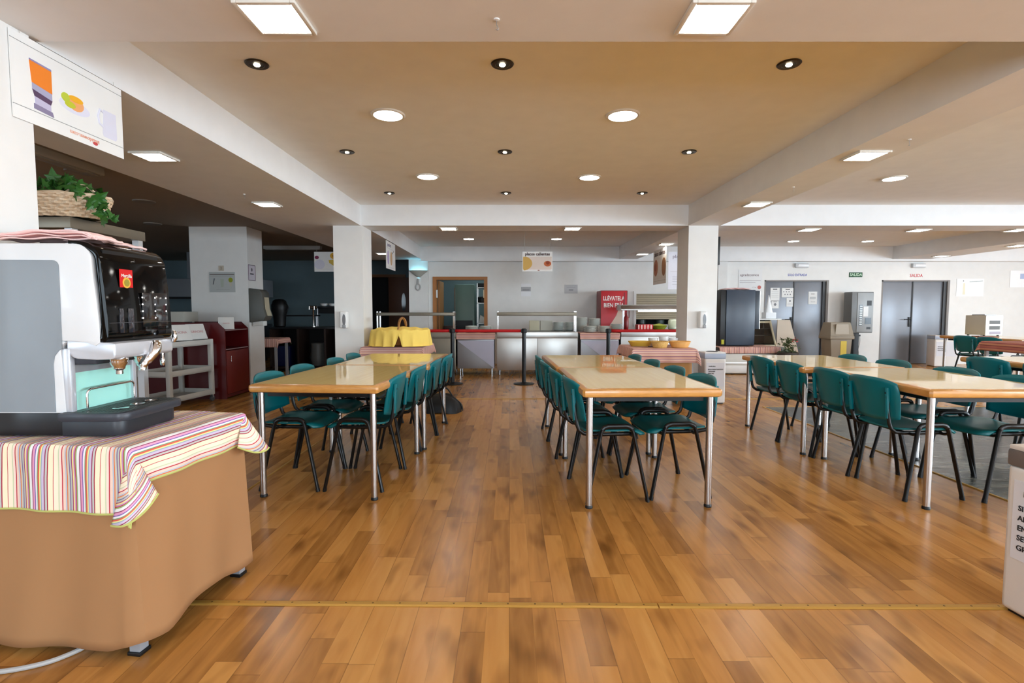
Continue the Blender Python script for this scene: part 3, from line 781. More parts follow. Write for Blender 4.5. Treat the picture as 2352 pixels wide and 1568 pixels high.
fold('folded_towel', 'folded pink towel on top of the coffee machine, left bundle', (-1.735, 2.03), .36, .14, 1.503, R(3), 4, 'pink towels')
fold('folded_towel', 'flat pink towel running across the top of the coffee machine', (-1.665, 2.18), .13, .28, 1.505, R(5), 2, 'pink towels')

# ------------------------------------------------------------------ hanging posters
COLM = {}
def flat(c, rough=.6):
    k = 'ink_%d_%d_%d' % c
    return M(k, c, rough)
def poster(lb, loc, rz, w, h, items, group=None, base=(238, 238, 236), name='hanging_poster', strings=None, th=.004, cat='poster'):
    t = thing(name, lb, cat, loc, rz, group)
    MB().bx(-w/2, w/2, -th/2, th/2, -h/2, h/2).obj('panel', flat(base), t)
    lev = 0
    for it in items:
        lev += 1; y = -th/2-.0006*((lev % 5)+1); k = it[0]
        if k == 'ell':
            _, nm, cx, cz, rx, rz_, c = it
            pts = [(cx+rx*math.cos(2*PI*q/28), cz+rz_*math.sin(2*PI*q/28)) for q in range(28)]
            MB().prism(pts, y, -th/2+.0002, 'xz').obj(nm, flat(c), t)
        elif k == 'poly':
            _, nm, pts, c = it
            MB().prism(pts, y, -th/2+.0002, 'xz').obj(nm, flat(c), t)
        elif k == 'line':
            _, x0, z0, x1, z1, wd_, c = it
            dx, dz = x1-x0, z1-z0; L = math.hypot(dx, dz); nx, nz = -dz/L*wd_/2, dx/L*wd_/2
            MB().prism([(x0+nx, z0+nz), (x1+nx, z1+nz), (x1-nx, z1-nz), (x0-nx, z0-nz)], y, -th/2+.0002, 'xz').obj('rule', flat(c), t)
        elif k == 'text':
            _, s, cx, cz, sz, c = it[:6]
            text(t, s, sz, flat(c), (cx, -th/2-.0014, cz), (R(90), it[6] if len(it) > 6 else 0, 0), bold=it[7] if len(it) > 7 else 0)
    if strings:
        for x in (-w*.42, w*.42):
            MB().tube([(x, 0, h/2-.005), (x, 0, h/2+strings)], .0012, 5).obj('string', M('nylon', (190, 190, 186), .4), t)
    return t
ORANGE, PURP = (238, 132, 36), (84, 62, 92)
poster('white hanging poster with an orange glass, a tea cup and a jug', (-1.985, 2.44, 2.195), R(90), .60, .345,
 [('line', -.30, .140, .30, .140, .0022, (150, 150, 150)), ('line', -.30, -.118, .30, -.118, .0022, (150, 150, 150)),
  ('poly', 'glass_top', [(-.218, .085), (-.115, .080), (-.115, -.015), (-.210, -.002)], ORANGE), ('poly', 'glass_rim', [(-.218, .092), (-.115, .088), (-.115, .080), (-.218, .085)], (150, 140, 180)),
  ('line', -.214, .05, -.118, .03, .002, (250, 190, 120)),
  ('poly', 'glass_band', [(-.210, -.002), (-.115, -.015), (-.115, -.045), (-.210, -.028)], (170, 168, 196)),
  ('poly', 'glass_body', [(-.210, -.028), (-.115, -.045), (-.124, -.066), (-.200, -.055)], (90, 66, 96)), ('poly', 'glass_stem', [(-.200, -.055), (-.124, -.066), (-.124, -.092), (-.198, -.085)], (196, 190, 216)),
  ('poly', 'glass_foot', [(-.205, -.085), (-.118, -.093), (-.112, -.112), (-.205, -.106)], (140, 130, 160)),
  ('ell', 'saucer', .005, -.025, .085, .030, (226, 226, 242)), ('ell', 'cup', .01, -.008, .045, .032, (240, 170, 110)), ('ell', 'tea', .012, .012, .040, .014, (242, 176, 30)),
  ('ell', 'mint_leaf', -.045, .002, .022, .020, (190, 204, 60)), ('ell', 'mint_leaf', -.022, -.022, .028, .014, (196, 200, 50)),
  ('poly', 'jug', [(.175, .03), (.255, .03), (.258, -.085), (.25, -.10), (.172, -.10), (.165, -.085)], (222, 222, 238)),
  ('text', 'intuidowen.com', .055, -.142, .026, (232, 160, 130), R(180)),
  ('ell', 'logo_dot', .115, -.152, .014, .008, (200, 70, 70))], 'hanging food posters', strings=.02)
hd = MB().tube([(.172, -.004, .015), (.15, -.004, .022), (.138, -.004, -.01), (.145, -.004, -.045), (.168, -.004, -.055)], .005, 6).obj('jug_handle', flat((222, 222, 238)), [o for o in bpy.data.objects if o.name == 'hanging_poster'][0])

def hotdish(title, flip=0):
    return [('poly', 'band', [(-.3, .10), (.3, .10), (.3, .17), (-.3, .17)], (240, 240, 238)), ('text', title, 0, .128, .075, (70, 50, 46)),
            ('poly', 'picture', [(-.3, -.135), (.3, -.135), (.3, .092), (-.3, .092)], (226, 216, 206)),
            ('poly', 'tortilla', [(-.295+0*q, .085) for q in (0,)]+[(-.295+.20*math.cos(R(a)), -.05+.135*math.sin(R(a))) for a in range(80, -90, -12)]+[(-.295, -.13)], (204, 164, 84)),
            ('ell', 'stew', .20, -.045, .085, .06, (196, 110, 60)), ('ell', 'meat', .205, -.035, .04, .035, (150, 60, 20)), ('line', -.26, -.145, .26, -.145, .003, (190, 160, 150)), ('ell', 'logo_mark', .0, -.152, .02, .008, (190, 90, 80))]
poster('hot dishes poster hanging in front of the middle of the back wall', (.458, 8.6, 2.035), 0, .49, .32, [(i[0],)+i[1:] for i in hotdish('platos calientes')] and
 [('poly', 'picture', [(-.235, -.125), (.235, -.125), (.235, .08), (-.235, .08)], (222, 208, 198)),
  ('poly', 'tortilla', [(-.235, .075)]+[(-.235+.15*math.cos(R(a)), -.03+.115*math.sin(R(a))) for a in range(72, -90, -12)]+[(-.235, -.12)], (208, 168, 88)),
  ('ell', 'stew', .165, -.035, .06, .045, (196, 100, 50)), ('ell', 'meat', .17, -.02, .03, .03, (150, 60, 20)), ('text', 'platos calientes', 0, .12, .066, (76, 54, 50), 0, .0022),
  ('line', -.22, -.132, .22, -.132, .003, (200, 150, 140)), ('ell', 'logo_mark', .02, -.142, .018, .007, (150, 90, 80))], 'hanging food posters', strings=.46)
poster('slanted food poster with two browned dishes on the far right beam', (2.69, 9.42, 2.02), R(-90), .80, .62,
 [('poly', 'picture', [(-.39, -.22), (.39, -.22), (.39, .17), (-.39, .17)], (232, 222, 208)),
  ('ell', 'dish', .26, -.02, .12, .16, (150, 96, 44)), ('ell', 'dish', -.23, -.01, .13, .15, (186, 110, 60)), ('ell', 'meat', -.25, .0, .06, .07, (160, 80, 30)),
  ('text', 'platos calientes', 0, .235, .108, (86, 62, 56), 0, .003), ('line', -.36, -.25, .36, -.25, .004, (170, 150, 120))], 'hanging food posters', base=(238, 232, 222), strings=.04)
poster('white cold dishes poster partly behind the right column', (3.27, 9.9, 1.985), 0, .56, .70,
 [('text', 'platos fríos', 0, .26, .09, (90, 84, 110)), ('ell', 'beetroot', -.06, .1, .05, .06, (130, 70, 90)), ('line', -.24, -.02, .24, -.02, .004, (190, 190, 200)),
  ('line', -.2, -.12, .2, -.12, .006, (150, 150, 165)), ('line', -.2, -.16, .2, -.16, .006, (150, 150, 165)), ('line', -.2, -.20, .2, -.20, .006, (150, 150, 165)), ('line', -.2, -.26, .1, -.26, .006, (170, 170, 180))], 'hanging food posters', base=(222, 224, 236), strings=.32)
poster('narrow looking poster turned edge-on, hanging behind the left column', (-1.955, 8.68, 2.13), R(90), .66, .44,
 [('text', 'postres', -.12, .165, .085, (120, 100, 140)), ('line', -.25, .11, .25, .11, .004, (190, 186, 200)), ('ell', 'plum', -.20, -.04, .06, .11, (186, 170, 210)), ('ell', 'bread', .02, -.04, .07, .11, (206, 170, 130)),
  ('ell', 'olive', .12, .06, .02, .02, (60, 70, 70)), ('ell', 'olive', .2, .09, .015, .015, (60, 70, 70)), ('line', -.2, -.19, .22, -.19, .004, (190, 186, 200))], 'hanging food posters', strings=.04)
poster('poster with yellow pastries cut off by the left side of the left column', (-3.36, 9.9, 2.15), 0, .62, .37,
 [('ell', 'cherry', -.26, .08, .04, .03, (130, 40, 80)), ('ell', 'plate', -.21, -.05, .10, .09, (222, 222, 236)), ('ell', 'biscuit', .06, .11, .07, .06, (222, 170, 50)), ('ell', 'centre', .06, .11, .03, .025, (190, 120, 40)),
  ('poly', 'pastry', [(-.04, .03), (.10, .045), (.22, -.02), (.18, -.09), (.05, -.075), (-.03, -.02)], (218, 186, 80)), ('line', -.3, -.14, .3, -.14, .003, (200, 200, 206))], 'hanging food posters', strings=.26)

# ------------------------------------------------------------------ white recycling bins
BANDG = M('bin_grey_band', (112, 104, 100), .5); BINW = M('bin_white', (228, 224, 220), .42); SLATE = M('bin_slate_band', (172, 182, 200), .45)
def bin_(lb, loc, rz, w, d, h, lines, band=BANDG, paper=True, sz=.03):
    t = thing('recycling_bin', lb, 'bin', loc, rz, 'white waste bins')
    MB().bx(-w/2, w/2, 0, d, .012, h-.085, .022, 3).obj('body', BINW, t)
    MB().bx(-w/2+.02, w/2-.02, .02, d-.02, 0, .016).obj('base', BLACK, t)
    MB().bx(-w/2-.002, w/2+.002, -.002, d+.002, h-.088, h-.018, .012).obj('band', band, t)
    lid = MB().bx(-w/2+.002, w/2-.002, .002, d-.002, h-.02, h, .006).obj('lid', BINW, t)
    MB().lathe([(.0001, h+.0005), (min(w, d)*.28, h+.0005), (min(w, d)*.30, h+.004), (min(w, d)*.33, h+.0002)], 30, (0, d/2, 0)).obj('opening', BLACK, lid)
    if paper:
        pw, ph = w*.86, h*.46
        p = MB().bx(-pw/2, pw/2, -.0035, .0005, h*.34, h*.34+ph).obj('notice', flat((222, 222, 228)), t)
        z = h*.34+ph-.05
        for i, s in enumerate(lines):
            if s: text(p, s, sz, flat((40, 40, 44)), (-pw/2+.022, -.0045, z), align='LEFT', bold=.0006)
            z -= sz*1.35 if i else sz*2
    return t
bin_('large white bin in the right foreground, cut by the photo edge', (2.075, 1.88, 0), R(-86), .49, .36, .70, ['  FILTROS', 'SI SE ENCUENTRA EL', 'APARATO LLENO', 'ENCIENDA Y', 'SEGUIDO', 'GRACIAS'], sz=.030)
bin_('white bin with a printed notice at the foot of the right column', (2.72, 6.87, 0), 0, .28, .24, .69, ['  PAPELERA', 'SOLO PARA PLASTICO', 'Y ENVASES', 'GRACIAS'], band=SLATE, sz=.020)
bin_('white bin with a printed notice in front of the exit door', (9.52, 11.35, 0), R(-14), .44, .34, .69, ['', 'SOLO PARA', 'ENVASES', 'GRACIAS'], band=SLATE, sz=.03)
# ------------------------------------------------------------------ ivy basket on the stainless stand behind the near column
SS = thing('serving_stand', 'stainless overshelf stand carrying the ivy basket behind the near left column', 'stand', (-2.60, 3.13, 0))
MB().bx(-.42, 0, 0, .64, 1.735, 1.80, .004).obj('shelf', STEELB, SS)
MB().bx(-.42, 0, 0, .64, .86, .90, .004).obj('worktop', STEELD, SS)
for x, y in ((-.03, .04), (-.03, .60), (-.39, .04), (-.39, .60)):
    MB().bx(x-.022, x+.022, y-.022, y+.022, .90, 1.736).obj('upright', M('stand_post', (206, 206, 208), .35, .5), SS)
    MB().bx(x-.022, x+.022, y-.022, y+.022, 0, .86).obj('leg', M('stand_post', (206, 206, 208)), SS)
MB().bx(-.42, 0, 0, .64, .18, .21, .004).obj('lower_shelf', STEELD, SS)
for z in (.92, .98, 1.04): MB().bx(-.40, -.02, .595, .605, z, z+.03).obj('rack_bar', STEELD, SS)

WICK = wood_material('pale_wicker', (204, 172, 136), (244, 224, 196), 2, .6, 0, (12, 12, 60))
IB = thing('ivy_basket', 'pale wicker basket with green ivy on the high stainless shelf', 'plant', (-2.74, 3.25, 1.803))
def weave(u, v):
    a = u*2*PI; h = v*.125
    rx, ry = .22+.05*v, .14+.04*v
    k = 24; w = .010*math.sin(a*k/1.0+(PI if int(v*7) % 2 else 0))
    return ((rx+w)*math.cos(a), (ry+w)*math.sin(a), h+.0)
MB().grid(108, 14, weave).obj('wicker', WICK, IB, solid=.006)
MB().tube([(.27*math.cos(2*PI*k/28), .18*math.sin(2*PI*k/28), .128+.004*math.sin(k*2)) for k in range(28)], .011, 8, closed=True).obj('rim', WICK, IB)
MB().tube(smooth([(.10, -.12, .12), (.13, -.05, .19), (.14, .02, .20), (.14, .08, .17), (.15, .14, .12)], 5), .009, 8).obj('handle', WICK, IB)
ln_ = MB().lathe([(.0001, .004), (.19, .006), (.235, .10), (.0001, .105)], 24).obj('lining', M('moss', (52, 58, 30), .9), IB); ln_.scale = (1, .62, 1)
def leafpts(s):
    return [(0, -.1), (.25, -.28), (.55, -.25), (.42, .02), (.62, .30), (.30, .32), (.18, .62), (0, 1.0), (-.18, .62), (-.30, .32), (-.62, .30), (-.42, .02), (-.55, -.25), (-.25, -.28)]
def ivy(mb, p, s, rng, tilt=1.0):
    nrm = Vector((rng.uniform(-.6, .9), rng.uniform(-1, .2), rng.uniform(-.2, 1))).normalized()
    q = nrm.to_track_quat('Z', 'Y').to_matrix() @ Matrix.Rotation(rng.uniform(0, 2*PI), 3, 'Z')
    pts = [Vector((x*s, y*s, -abs(x)*s*.35)) for x, y in leafpts(s)]
    c = mb.bm.verts.new(p+q @ Vector((0, .15*s, .04*s)))
    V = [mb.bm.verts.new(p+q @ v) for v in pts]
    for i in range(len(V)): mb.bm.faces.new((c, V[i], V[(i+1) % len(V)]))
LEAF = M('ivy_leaf', (58, 112, 44), .38, var=.35, vscale=18)
rng = random.Random(3); mb = MB()
for i in range(120):
    a = rng.uniform(0, 2*PI); r = rng.uniform(.02, .22)
    ivy(mb, Vector((r*math.cos(a), r*.65*math.sin(a), .13+rng.uniform(0, .12)*(1.3-r/.26))), rng.uniform(.04, .075), rng)
for i in range(26):
    t_ = i/25; ivy(mb, Vector((.20+.16*t_+rng.uniform(-.02, .02), -.10+rng.uniform(-.05, .05), .12-.13*t_*t_+rng.uniform(-.02, .02))), rng.uniform(.04, .065), rng)
ivy(mb, Vector((.07, -.06, .20)), .09, rng); ivy(mb, Vector((.10, -.05, .22)), .08, rng); ivy(mb, Vector((.33, -.12, -.02)), .07, rng)
mb.obj('ivy_foliage', LEAF, IB, smooth=False)
MB().lathe([(.0001, 0), (.022, .008), (.028, .028), (.02, .048), (.0001, .052)], 14, (-.17, -.10, .12)).obj('lemon', M('lemon_yellow', (240, 190, 30), .5), IB)

# ------------------------------------------------------------------ pillar things
t = thing('instruction_poster', 'small grey instruction sheet with a green cup picture on the wide pillar', 'poster', (-4.70, 8.59, 1.70))
poster_items = [('line', -.20, .125, .20, .125, .018, (120, 110, 108)), ('line', -.20, .09, .18, .09, .005, (170, 160, 160)), ('poly', 'pen', [(-.155, -.04), (-.14, -.04), (-.115, .06), (-.135, .06)], (110, 110, 114)),
                ('ell', 'cup_picture', .14, .035, .035, .04, (150, 156, 40)), ('poly', 'bottle', [(-.02, -.08), (.02, -.08), (.03, .05), (-.03, .05)], (176, 184, 170)), ('poly', 'cone', [(.125, -.07), (.155, -.07), (.165, -.01), (.115, -.01)], (196, 190, 176)), ('line', -.1, -.12, .12, -.12, .004, (150, 150, 150))]
bpy.data.objects.remove(t)
poster('grey instruction sheet with a green cup picture on the wide pillar', (-4.70, 8.594, 1.70), 0, .42, .33, poster_items, base=(186, 190, 188), name='instruction_sheet')
poster('tiny beige card just above the instruction sheet on the pillar', (-4.71, 8.594, 1.925), 0, .085, .085, [('text', '2', 0, 0, .06, (110, 104, 96))], base=(198, 186, 168), name='number_card', cat='card')
poster('small framed notice above the grey towel dispenser on the pillar', (-4.274, 8.72, 1.86), R(90), .24, .26, [('line', -.115, .125, .115, .125, .01, (80, 60, 70)), ('line', -.115, -.125, .115, -.125, .008, (110, 90, 100)), ('line', -.115, -.12, -.115, .12, .008, (110, 70, 90)), ('line', .115, -.12, .115, .12, .008, (110, 70, 90)), ('ell', 'pictogram', 0, .05, .025, .03, (110, 106, 116)), ('line', -.06, -.02, .06, -.02, .02, (70, 70, 80))], base=(214, 208, 218), name='framed_notice')
t = thing('towel_dispenser', 'grey paper towel dispenser with a beige cover on the wide pillar', 'dispenser', (-4.275, 8.62, 1.04), R(90))
t.scale = (1.1, 1.15, 1.15)
MB().prism([(0, 0), (-.02, -.0), (-.20, .03), (-.235, .09), (-.20, .20), (-.19, .42), (-.15, .47), (0, .49)], -.02, .22, 'yz', .012).obj('housing', M('dispenser_grey', (92, 92, 86), .4), t)
MB().prism([(-.236, .095), (-.206, .20), (-.196, .36), (-.200, .36), (-.212, .20), (-.243, .095)], .03, .17, 'yz').obj('cover', M('dispenser_beige', (196, 186, 160), .5), t)
MB().bx(.04, .16, -.17, -.02, -.05, .02, .004).obj('paper_towel', PAPER, t)
def soap(lb, loc):
    t = thing('soap_dispenser', lb, 'dispenser', loc, 0, 'soap dispensers on the columns')
    MB().bx(-.052, .052, -.10, 0, 0, .23, .025, 3).obj('housing', WHITE, t)
    MB().prism([(.022*math.cos(2*PI*k/20)+.012, .115+.075*math.sin(2*PI*k/20)) for k in range(20)], -.104, -.09, 'xz').obj('sight_window', M('soap_window', (110, 110, 112), .2), t)
    MB().bx(-.01, .034, -.112, -.03, .0, .05, .01).obj('push_lever', M('soap_lever', (150, 150, 152), .3), t)
soap('white soap dispenser on the left column', (-2.235, 7.123, 1.00)); soap('white soap dispenser on the right column', (2.61, 7.123, 1.00))
t = thing('wall_screen', 'thin dark screen seen edge-on on the right side of the right column', 'screen', (2.822, 7.2, 1.86))
MB().bx(0, .018, .02, .26, .08, .24).obj('bracket', STEELD, t); MB().bx(.018, .042, -.04, .32, 0, .38, .004).obj('panel', M('screen_black', (30, 30, 32), .3), t)

# ------------------------------------------------------------------ dark red cabinets and trolley in the left zone
RED = M('oxblood_laminate', (84, 10, 12), .38, var=.08); REDF = M('oxblood_door', (104, 24, 20), .36)
INK = M('cabinet_inside', (12, 8, 8), .7)
CB = thing('tray_cabinet', 'dark red cabinet with an open niche and a door in front of the wide pillar', 'cabinet', (-3.95, 7.24, 0))
poly = [(-.80, 0), (0, 0), (0, .975), (-.10, 1.07), (-.80, 1.07)]
for y in (0, .64): MB().prism(poly, y, y+.02, 'xz').obj('side_panel', RED, CB)
MB().bx(-.80, -.0, .02, .64, .02, .06).obj('plinth', RED, CB)
MB().bx(-.78, -.02, .02, .64, .95, .972).obj('top_shelf', RED, CB); MB().bx(-.78, -.01, .02, .64, .68, .70).obj('shelf', RED, CB)
MB().bx(-.80, -.78, .02, .64, .0, 1.06).obj('back_panel', INK, CB)
MB().bx(-.022, 0, .012, .648, .69, .70).obj('edge_strip', M('worn_edge', (150, 130, 130), .4), CB)
MB().bx(-.022, 0, .012, .648, .957, .966).obj('edge_strip', M('worn_edge', (150, 130, 130)), CB)
dr = MB().bx(-.02, 0.004, .03, .63, .065, .672, .003).obj('door', REDF, CB)
MB().tube([(.004, .10, .52), (.03, .10, .52), (.03, .10, .61), (.004, .10, .61)], .005, 8).obj('handle', CHROME, dr)
C2 = thing('cutlery_counter', 'long dark red counter side behind the grey trolley', 'cabinet', (-5.35, 7.255, 0))
MB().prism([(0, 0), (.55, 0), (.55, 1.07), (.16, 1.07), (.11, 1.0), (.06, 1.07), (0, 1.07)], 0, .6, 'xz').obj('body', RED, C2)
MB().bx(.0, .55, -.004, 0, .0, .05).obj('kickboard', INK, C2)
def card(name, lb, x, y, z, w, h, rz, d=.07, txt=None, grp='white menu cards'):
    t = thing(name, lb, 'sign', (x, y, z), rz, grp)
    MB().prism([(0, 0), (-.012, 0), (d-.0, h), (d+.008, h), (d+.05, 0)], -w/2, w/2, 'yz', .002).obj('card', M('card_white', (214, 212, 208), .5), t)
    if txt:
        f = text(t, txt, h*.22, flat((206, 150, 150)), (0, d/2-.01, h*.5), (math.atan2(h, d+.012), 0, 0))
    return t
card('menu_card', 'white tent card standing on the corner of the red cabinet', -4.02, 7.42, .974, .20, .17, R(30), txt='menú')
t = thing('paper_box', 'flat grey cardboard box lying on the red counter below the instruction sheet', 'box', (-4.92, 7.60, 1.072)); MB().bx(-.30, .25, -.1, .25, 0, .15, .006).obj('carton', M('carton_grey', (176, 174, 164), .7), t)
t = thing('paper_box', 'white box at the left end of the red counter', 'box', (-5.27, 7.42, 1.072)); MB().bx(-.30, .0, -.1, .2, 0, .17, .006).obj('carton', M('carton_white', (196, 196, 194), .7), t)
TROL = M('trolley_grey_plastic', (190, 188, 182), .45)
TR = thing('utility_trolley', 'light grey three-tier plastic trolley beside the red cabinet', 'trolley', (-4.15, 6.34, 0), R(-7))
for z in (.10, .42, .78):
    mb = MB().bx(-.50, 0, 0, .80, z, z+.012)
    mb.bx(-.50, 0, 0, .012, z, z+.07, .004); mb.bx(-.50, 0, .788, .80, z, z+.07, .004); mb.bx(-.012, 0, 0, .80, z, z+.07, .004); mb.bx(-.50, -.488, 0, .80, z, z+.07, .004)
    mb.obj('shelf', TROL, TR)
for x, y in ((-.025, .025), (-.025, .775), (-.475, .025), (-.475, .775)):
    MB().bx(x-.028, x+.028, y-.028, y+.028, .09, .855, .012).obj('post', TROL, TR)
    c = MB().lathe([(.0001, -.014), (.036, -.014), (.04, -.008), (.04, .008), (.036, .014), (.0001, .014)], 20, (x, y, .042), 'x').obj('caster', M('caster_grey', (70, 70, 72), .5), TR)
    MB().bx(x-.02, x+.02, y-.012, y+.012, .05, .095).obj('fork', STEELD, c)
card('menu_card', 'left white card with red lettering on the top of the trolley', -4.18, 6.66, .858, .27, .20, R(66), txt='COCINA')
card('menu_card', 'right white card with red lettering on the top of the trolley', -4.15, 6.97, .858, .26, .20, R(70), txt='GRACIAS')

# ------------------------------------------------------------------ dim kitchen zone beyond
t = thing('side_table', 'small table with a pink cloth in the dim zone behind the pillar', 'table', (-4.4, 9.3, 0))
MB().bx(-.25, .25, 0, .5, .70, .725, .004).obj('tabletop', M('plain_wood', (150, 120, 84), .5), t)
for x, y in ((-.22, .03), (.22, .03), (-.22, .47), (.22, .47)): MB().bx(x-.02, x+.02, y-.02, y+.02, 0, .70).obj('leg', M('grey_metal_leg', (168, 172, 178)), t)
t = thing('pink_tablecloth', 'pink striped cloth on the small table in the dim zone', 'tablecloth', (-4.4, 9.3, 0))
drape('cloth', t, PINKS, -.26, .26, -.01, .51, .732, .1, .1, .16, .1, amp=.006, n=30)
DKT = M('dark_counter', (26, 26, 28), .3); 
t = thing('bar_counter', 'dark bar counter with an open niche behind the left column', 'counter', (-4.85, 10.55, 0))
MB().bx(0, 1.55, -.02, .6, .86, .90, .004).obj('worktop', DKT, t)
for x in (0, .55, 1.10, 1.50): MB().bx(x, x+.04, 0, .58, 0, .86).obj('partition', M('counter_panel', (48, 34, 28), .5), t)
MB().bx(0, 1.55, .56, .6, 0, .86).obj('back_panel', INK, t); MB().bx(0, 1.55, 0, .58, .06, .09).obj('bottom_shelf', M('counter_panel', (48, 34, 28)), t)
t = thing('waste_bag', 'grey bin bag hanging in the niche of the dark bar counter', 'bag', (-3.95, 10.8, .092)); MB().lathe([(.0001, 0), (.14, .01), (.17, .18), (.15, .42), (.16, .47), (.13, .48)], 18).obj('bag', M('bag_grey', (96, 98, 96), .3, bump=.6, bscale=30), t)
t = thing('water_container', 'dark blue container standing under the bar counter', 'container', (-4.62, 10.78, .092)); MB().bx(-.14, .14, -.14, .14, 0, .42, .03).obj('body', M('navy_plastic', (18, 26, 74), .4), t)
t = thing('beer_tap', 'chrome tap column on the dark bar counter', 'tap', (-3.98, 10.62, .902))
MB().lathe([(.05, 0), (.05, .012), (.018, .02), (.016, .36), (.022, .37)], 20).obj('column', CHROME, t)
MB().tube([(-.08, 0, .40), (.08, 0, .40)], .03, 14).obj('head', CHROME, t)
for x in (-.05, .05): MB().tube([(x, -.02, .40), (x, -.08, .41), (x, -.08, .35)], .012, 8).obj('spigot', CHROME, t)
t = thing('wall_shelf', 'dark shelf with bowls beside the left column in the dim zone', 'shelf', (-4.1, 10.9, 1.32)); MB().bx(0, 1.0, -.1, .25, -.04, 0, .004).obj('board', DKT, t); MB().bx(.0, 1.0, .23, .25, -.15, -.04).obj('rail', DKT, t)
for x in (.03, .97): MB().tube([(x, .2, -.04), (x, .2, -.42)], .012, 6).obj('support', STEELD, t)
t = thing('wall_shelf', 'lower dark shelf in the dim zone beside the bar tap', 'shelf', (-4.9, 11.0, 1.14)); MB().bx(0, .85, -.1, .2, -.03, 0, .004).obj('board', DKT, t)
for x in (.03, .80): MB().tube([(x, .1, -.03), (x, .1, -.24)], .012, 6).obj('support', STEELD, t)
BOWL = M('white_bowl', (214, 214, 212), .3)
def bowl(parentless_name, lb, x, y, z, r, h, grp, mat=BOWL, name='bowl', rib=0):
    t = thing(name, lb, name.split('_')[-1], (x, y, z), 0, grp)
    MB().lathe([(.0001, .004), (r*.45, .004), (r*.8, h*.4), (r*.97, h*.95), (r, h), (r*1.02, h*.97), (r*.84, h*.38), (r*.5, 0), (.0001, 0)], 28).obj('shell', mat, t)
    return t
for i, (x, lb) in enumerate(((-3.85, 'left'), (-3.68, 'middle'), (-3.42, 'right'))): bowl('', 'white bowl on the dark shelf in the dim zone, %s one' % lb, x, 10.88, 1.322, .085, .055, 'bowls on the dark shelf')
t = thing('coffee_grinder', 'round black appliance showing behind the grey towel dispenser', 'appliance', (-4.72, 10.75, .902))
t.scale = (.8, .8, .8)
MB().lathe([(.12, 0), (.14, .02), (.16, .3), (.20, .42), (.2, .55), (.16, .66), (.1, .70), (.0001, .71)], 24).obj('body', BLACK, t)
MB().tube([(.20, -.1, .62), (.27, -.12, .5), (.24, -.12, .4)], .02, 8).obj('handle', BLACK, t)
t = thing('extractor_hood', 'grey extractor hood in the dim far left of the room', 'hood', (-7.3, 12.2, 1.55))
MB().bx(-.3, .4, .2, .8, .42, 1.06).obj('duct', M('hood_grey', (120, 124, 130)), t); MB().bx(-1.2, 1.4, 0, .9, 0, .42, .01).obj('hood', M('hood_grey', (120, 124, 130), .4, .4), t); MB().bx(-1.2, 1.4, -.01, 0, -.05, .0).obj('rail', BLACK, t)
t = thing('kitchen_counter', 'dark steel counter far behind the coffee machine', 'counter', (-7.3, 12.2, 0)); MB().bx(-1.2, 1.4, 0, .8, .1, .9, .01).obj('body', M('dark_steel', (70, 72, 76), .4, .6), t)
MB().bx(-1.1, 1.3, .05, .7, 0, .1).obj('plinth', BLACK, t)
t = thing('thermos_urn', 'chrome urn on the far dark counter left of the wide pillar', 'urn', (-6.35, 12.35, .902)); MB().lathe([(.07, 0), (.07, .36), (.05, .40), (.0001, .41)], 18).obj('body', CHROME, t)

# corridor door frame in the dim kitchen wall
FRW = M('brown_door_wood', (120, 74, 30), .45)
mb = MB(); mb.bx(-3.98, -3.9, KY-.03, KY+.12, 0, 2.22); mb.bx(-2.94, -2.86, KY-.03, KY+.12, 0, 2.22); mb.bx(-3.9, -2.94, KY-.03, KY+.12, 2.14, 2.22)
d = struct('door_3', mb, FRW)
MB().bx(-3.2, -2.5, KY-.62, KY-.57, .01, 2.10, .004).obj('door_leaf', M('brown_door_leaf', (86, 46, 22), .45), d)
MB().prism([(-2.80+.055*math.cos(2*PI*k/24), 1.45+.24*math.sin(2*PI*k/24)) for k in range(24)], KY-.625, KY-.618, 'xz').obj('porthole', M('porthole', (70, 74, 80), .1), d)
# ------------------------------------------------------------------ doors, hatch and things on the back wall
DG = M('grey_steel_door', (122, 124, 130), .33, .25); DGF = M('door_frame_grey', (128, 122, 118), .5)
def double_door(n, x0, x1, zt, handle_side):
    mb = MB(); mb.bx(x0, x0+.035, 12.0, 12.14, 0, zt); mb.bx(x1-.05, x1, 11.995, 12.14, 0, zt); mb.bx(x0, x1, 12.0, 12.14, zt-.03, zt)
    d = struct('door_%d' % n, mb, DGF); xm = (x0+x1)/2-.03
    MB().bx(x0+.035, xm-.003, 12.05, 12.10, .008, zt-.03, .003).obj('door_leaf', DG, d)
    MB().bx(xm+.003, x1-.12, 12.05, 12.10, .008, zt-.03, .003).obj('door_leaf', DG, d)
    MB().bx(x1-.12, x1-.05, 12.02, 12.10, .0, zt-.03).obj('jamb', M('dark_jamb', (58, 58, 60), .5), d)
    MB().bx(xm-.012, xm+.012, 12.035, 12.05, .01, zt-.03).obj('meeting_strip', M('dark_jamb', (58, 58, 60)), d)
    hx = xm-.05
    h = MB().bx(hx-.02, hx+.02, 12.03, 12.05, .86, 1.08, .004).obj('handle_plate', BLACK, d)
    MB().tube([(hx, 12.035, 1.03), (hx, 11.99, 1.03), (hx-.16, 11.985, 1.025)], .010, 8).obj('lever', BLACK, d)
    return d
double_door(1, 5.83, 7.30, 1.925, 1); double_door(2, 8.51, 10.07, 1.925, 1)
